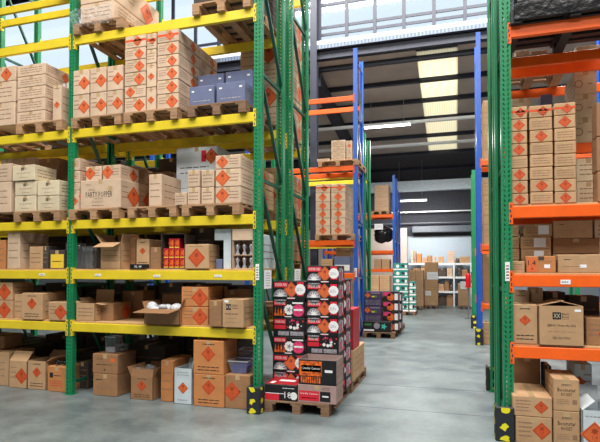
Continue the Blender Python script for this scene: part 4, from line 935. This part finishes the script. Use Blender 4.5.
mids = [(413, 420, 268, 'brown_kraft', 1, 'brown box on the middle shelf, far left'), (421, 433, 266.5, 'kraft', 1, 'wide box on the middle white shelf above kraft load'), (438, 446, 268.5, 'dark_card', 1, 'dark bin on the middle white shelf'), (447, 452.5, 268, 'pale_kraft', 1, 'pale box on middle white shelf left of upright'),
 (457, 461, 268, 'dark_card', 1, 'dark pack on middle white shelf right of upright'), (462, 468, 269.5, 'brown_kraft', 1, 'brown box, right end of middle white shelf'),
 (438.5, 444, 284, 'kraft', 0, 'kraft box on the lower white shelf, left'), (444.5, 449, 281, 'brown_kraft', 0, 'brown box on the lower white shelf, middle'), (449.5, 453, 285, 'dark_card', 0, 'dark box on lower white shelf by upright'),
 (438.5, 446, 296, 'dark_card', -1, 'dark box on floor under the white shelves'), (446.5, 453, 295, 'brown_kraft', -1, 'brown box on floor under the white shelves')]
for x0, x1, yt, m, zi, l in mids: shelfbox(x0, x1, yt, zi, m, l)
# fire extinguisher near the right green post
EX, EZ = AT(468.3, 286.5, 18.5); ex = empty('fire_extinguisher', (EX, 18.5, EZ)); tag(ex, 'red fire extinguisher on a stand beside far right green post', 'fire extinguisher')
b = MB(); b.lathe([(.08, 0), (.085, .03), (.085, .38), (.06, .45), (.03, .48)], 'extinguisher_red', 16); b.build('cylinder_body', ex, True)
b = MB(); b.box((-.02, -.07, .48), (.02, .05, .50), 'black_card'); b.box((-.02, -.07, .53), (.02, .06, .545), 'black_card'); b.lathe([(.018, .47), (.018, .53)], 'black_card', 8); b.build('valve_handle', ex)
b = MB(); b.tube([(0, .05, .5), (.1, .04, .48), (.11, .0, .3), (.1, -.02, .12)], .012, 'black_card'); b.build('hose', ex)
b = MB(); b.box((-.02, -.02, -EZ), (.02, .02, 0), 'grey_steel'); b.box((-.11, -.1, -.03), (.11, .1, 0), 'extinguisher_red'); b.box((-.13, -.12, -EZ), (.13, .12, -EZ+.02), 'grey_steel'); b.build('stand', ex)
# ================================================================== building
def S(name, boxes, mats):
    b = MB()
    for q in boxes: b.box(*q)
    return struct(b, name)
XLW, XRW, YC0 = -26.0, 9.0, 14.6
b = MB(); b.box((XLW-1, -14, -.2), (XRW+6, 27, 0), 'concrete'); fl = struct(b, 'floor')
# slab joints
for i, (xa, ya, xb, yb) in enumerate(((300, 381, 500, 391), (300, 402, 500, 417))):
    p, q = GR(xa, ya), GR(xb, yb); b = MB(); b.bar((p[0]-8, p[1]-.0*8, .0), (q[0]+4, q[1], .0), .012, .004, 'rubber')
    ym = (p[1]+q[1])/2; b = MB(); b.box((XLW, ym-.004, .0), (XRW, ym+.004, .0015), 'grey_steel'); struct(b, f'trim_{i+1}')
wt = zat(440, 236, YW)
b = MB(); b.box((XLW, YW, 0), (XRW, YW+.2, wt), 'white_wall'); struct(b, 'wall_back')
b = MB(); b.box((XLW, YW, wt), (XRW, YW+.2, 9), 'dark_wall'); struct(b, 'wall_back_upper')
b = MB(); b.box((XLW-.2, -9, 0), (XLW, YW, 11.6), 'hall_wall'); struct(b, 'wall_left')
b = MB(); b.box((XRW, -9, 0), (XRW+.2, YW, 11.6), 'hall_wall'); struct(b, 'wall_right')
# stair/wall pier left of the white wall
x0 = AT(398, 280, 24.9)[0]; x1 = AT(407, 280, 24.9)[0]; b = MB(); b.box((x0-6, 24.9, 0), (x1, 25.2, 3.7), 'brown_roof'); struct(b, 'wall_pier')
zb = zat(400, 51.5, YC0); zl = zat(400, 42.5, YC0); zs_ = zat(400, 33.5, YC0)
SL = .17
def zr(Y): return zb-.02-SL*(Y-YC0)
def roofbox(b, xa, xb, ya, yb, off, t, m):
    vs = []
    for X in (xa, xb):
        for Y in (ya, yb):
            for k in (0, t): vs.append((X, Y, zr(Y)+off+k))
    b.raw(vs, [(0,1,3,2), (4,6,7,5), (0,4,5,1), (2,3,7,6), (0,2,6,4), (1,5,7,3)], m)
YK = 21.9
k0 = AT(416, 61, YC0+.1)[0]; k1 = AT(458, 61, YC0+.1)[0]
b = MB()
ya0 = YC0; 
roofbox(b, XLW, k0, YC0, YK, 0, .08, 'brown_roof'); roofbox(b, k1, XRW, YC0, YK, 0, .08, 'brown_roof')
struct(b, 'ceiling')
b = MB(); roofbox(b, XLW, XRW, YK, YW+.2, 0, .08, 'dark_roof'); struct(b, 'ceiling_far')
b = MB(); roofbox(b, k0, k1, YC0, YK, .01, .01, 'rooflight_sheet'); struct(b, 'window_rooflight')
def yfor(py):
    return min((abs(zat(400, py, 14.7+.02*k)-(zr(14.7+.02*k)-.1)), 14.7+.02*k) for k in range(500))[1]
for i, Y in enumerate([yfor(q) for q in (61, 83, 103, 121, 138, 155, 170)]):
    b = MB(); roofbox(b, XLW, XRW, Y, Y+.09, -.13, .125, 'navy_steel'); struct(b, f'trim_purlin_{i+1}')
for i, X in enumerate((AT(318, 62, YC0)[0]-.25, 7.0, -12.0)):
    b = MB(); roofbox(b, X, X+.28, YC0+.2, YW, -.62, .42, 'navy_steel'); struct(b, f'trim_rafter_{i+1}')
# clerestory
b = MB(); b.box((XLW, YC0-.12, zb), (XRW, YC0+.12, zl), 'navy_steel'); b.box((XLW, YC0-.2, zb-.02), (XRW, YC0+.1, zb), 'navy_steel'); b.box((XLW, YC0-.2, zl-.02), (XRW, YC0+.1, zl), 'navy_steel'); struct(b, 'trim_beam')
b = MB(); b.box((XLW, YC0-.25, zl), (XRW, YC0+.02, zl+(zs_-zl)*.5), 'grey_steel'); b.box((XLW, YC0-.22, zl+(zs_-zl)*.5), (XRW, YC0+.05, zs_), 'pale_steel')
for k in range(120):
    x = -7+k*.1; b.box((x, YC0-.262, zl), (x+.05, YC0-.25, zl+(zs_-zl)*.5), 'sill_sheet')
struct(b, 'trim_sill')
zt_ = 11.6
b = MB(); b.box((XLW, YC0, zs_), (XRW, YC0+.01, zt_), 'window_glass'); struct(b, 'window_1')
b = MB(); 
x = AT(404, 20, YC0)[0]; stp = AT(434, 20, YC0)[0]-x
for k in range(-9, 12):
    X = x+k*stp
    if XLW < X < XRW: b.box((X-.05, YC0-.06, zs_), (X+.05, YC0-.001, zt_), 'navy_steel')
for y in (19.5, 27.0, -4, -12):
    z = zat(385, y, YC0); b.box((x-9.4*stp, YC0-.035, z-.04), (XRW, YC0-.001, z+.04), 'navy_steel')
b.box((XLW, YC0-.1, zt_), (XRW, YC0+.2, zt_+.4), 'grey_steel'); struct(b, 'window_1_frame')
cx = AT(314.5, 150, YC0-.2)[0]
b = MB(); b.box((cx-.1, YC0-.32, 0), (cx+.1, YC0-.30, zt_), 'navy_steel'); b.box((cx-.1, YC0-.14, 0), (cx+.1, YC0-.121, zt_), 'navy_steel'); b.box((cx-.01, YC0-.30, 0), (cx+.01, YC0-.14, zt_), 'navy_steel'); struct(b, 'trim_column')
# light blue fascia beam and far ducting
b = MB(); Yf = 22.0; b.box((XLW, Yf, zat(400, 191, Yf)), (XRW, Yf+.15, zat(400, 181.5, Yf)), 'pale_steel'); b.box((XLW, Yf-.08, zat(400, 191, Yf)-.03), (XRW, Yf+.2, zat(400, 191, Yf)), 'pale_steel'); struct(b, 'trim_fascia')
b = MB(); Yd = 25.0; b.box((AT(412, 228, Yd)[0], Yd, zat(440, 232, Yd)), (XRW, Yd+.35, zat(440, 225.5, Yd)), 'grey_steel', ch=.02); tag(b.build('duct'), 'long grey duct running above the white back wall', 'duct')
def tray(x0, y0, Y, m, label, r=.045, xl=-14):
    z = zat(x0, y0, Y); b = MB(); b.box((xl, Y, z-r), (XRW, Y+.12, z+r), m); tag(b.build('cable_tray'), label, 'cable tray', None)
    h = MB()
tray(400, 122.5, 17.4, 'white_paint', 'pale cable tray carrying the front fluorescent tube under low roof')
tray(420, 143.8, 19.0, 'white_paint', 'pale cable tray crossing below the rooflight')
tray(430, 211.5, 24.2, 'white_paint', 'thin white conduit across the far dark soffit', .025)
tray(420, 223, 25.1, 'grey_steel', 'grey pipe just above the duct at the back', .02)
def lamp(x0, x1, y, Y, label):
    Xa, z = AT(x0, y, Y); Xb = AT(x1, y, Y)[0]; r = empty('fluorescent_lamp', ((Xa+Xb)/2, Y, z)); tag(r, label, 'lamp', 'fluorescent lamps under the low roof'); L = (Xb-Xa)/2
    b = MB(); b.box((-L, -.07, .03), (L, .07, .09), 'white_paint', ch=.01); b.build('housing', r)
    for yy in (-.04, .04):
        b = MB(); q = Matrix.Translation((-L+.02, yy, 0)) @ Matrix.Rotation(math.pi/2, 4, 'Y'); b.lathe([(.018, 0), (.018, 2*L-.04)], 'tube_light', 10, q); b.build('tube', r)
    for xx_ in (-L*.7, L*.7):
        b = MB(); b.tube([(xx_, 0, .09), (xx_, 0, zr(Y)-z-.0)], .008, 'steel'); b.build('hanger', r)
lamp(364, 411, 128.3, 17.3, 'lit fluorescent lamp under the roof, nearer of the two')
lamp(394.5, 427, 201.5, 22.9, 'lit fluorescent lamp beyond the pale fascia beam, farther one')
# ------------------------------------------------------------------ daylight
w = bpy.data.worlds.new('overcast_sky'); bpy.context.scene.world = w; w.use_nodes = True; nt = w.node_tree
bg = nt.nodes['Background']; bg.inputs['Color'].default_value = (.80, .90, 1, 1); bg.inputs['Strength'].default_value = 1.0
def area(name, loc, rot, sx, sy, e, colr=(1, .97, .93)):
    l = bpy.data.lights.new(name, 'AREA'); l.shape = 'RECTANGLE'; l.size = sx; l.size_y = sy; l.energy = e; l.color = colr
    o = bpy.data.objects.new(name, l); col.objects.link(o); o.location = loc; o.rotation_euler = rot
b = MB(); b.box((XLW, -9.2, 0), (XRW, -9, 11.6), 'hall_wall'); struct(b, 'wall_front')
ys = [(-9, -5.5), (-2.5, -.5), (2.5, 10), (12.5, YC0)]
b = MB()
for a_, b_ in ((-9.2, -5), (-2.2, 0), (2.8, 10.5), (12.5, YC0+.2)): b.box((XLW, a_, 11.6), (XRW, b_, 11.75), 'pale_steel')
struct(b, 'ceiling_main')
for k_, (a_, b_) in enumerate(((-5, -2.2), (0, 2.8), (10.5, 12.5))):
    b = MB(); b.box((XLW, a_, 11.66), (XRW, b_, 11.68), 'rooflight_sheet'); struct(b, f'window_{k_+2}')
    area('rooflight', ((-1.0), (a_+b_)/2, 11.6), (0, 0, 0), 11, b_-a_, (1000, 1500, 2300)[k_])
area('tube_glow', (-1.2, 17.3, 5.9), (0, 0, 0), 1.6, .3, 200)
area('tube_glow', (-1.6, 22.9, 4.3), (math.radians(35), 0, 0), 1.6, .3, 160)
sc = bpy.context.scene; sc.view_settings.view_transform = 'Standard'; sc.view_settings.look = 'None'; sc.view_settings.exposure = .22; sc.view_settings.gamma = 1
sc.cycles.use_denoising = True; sc.cycles.max_bounces = 7; sc.cycles.transparent_max_bounces = 10
# strip leftovers: groups of one
from collections import Counter
cn = Counter(o.get('group') for o in col.objects if o.get('group'))
for o in col.objects:
    if o.get('group') and cn[o['group']] < 2: del o['group']
print('OBJECTS', len(col.objects))
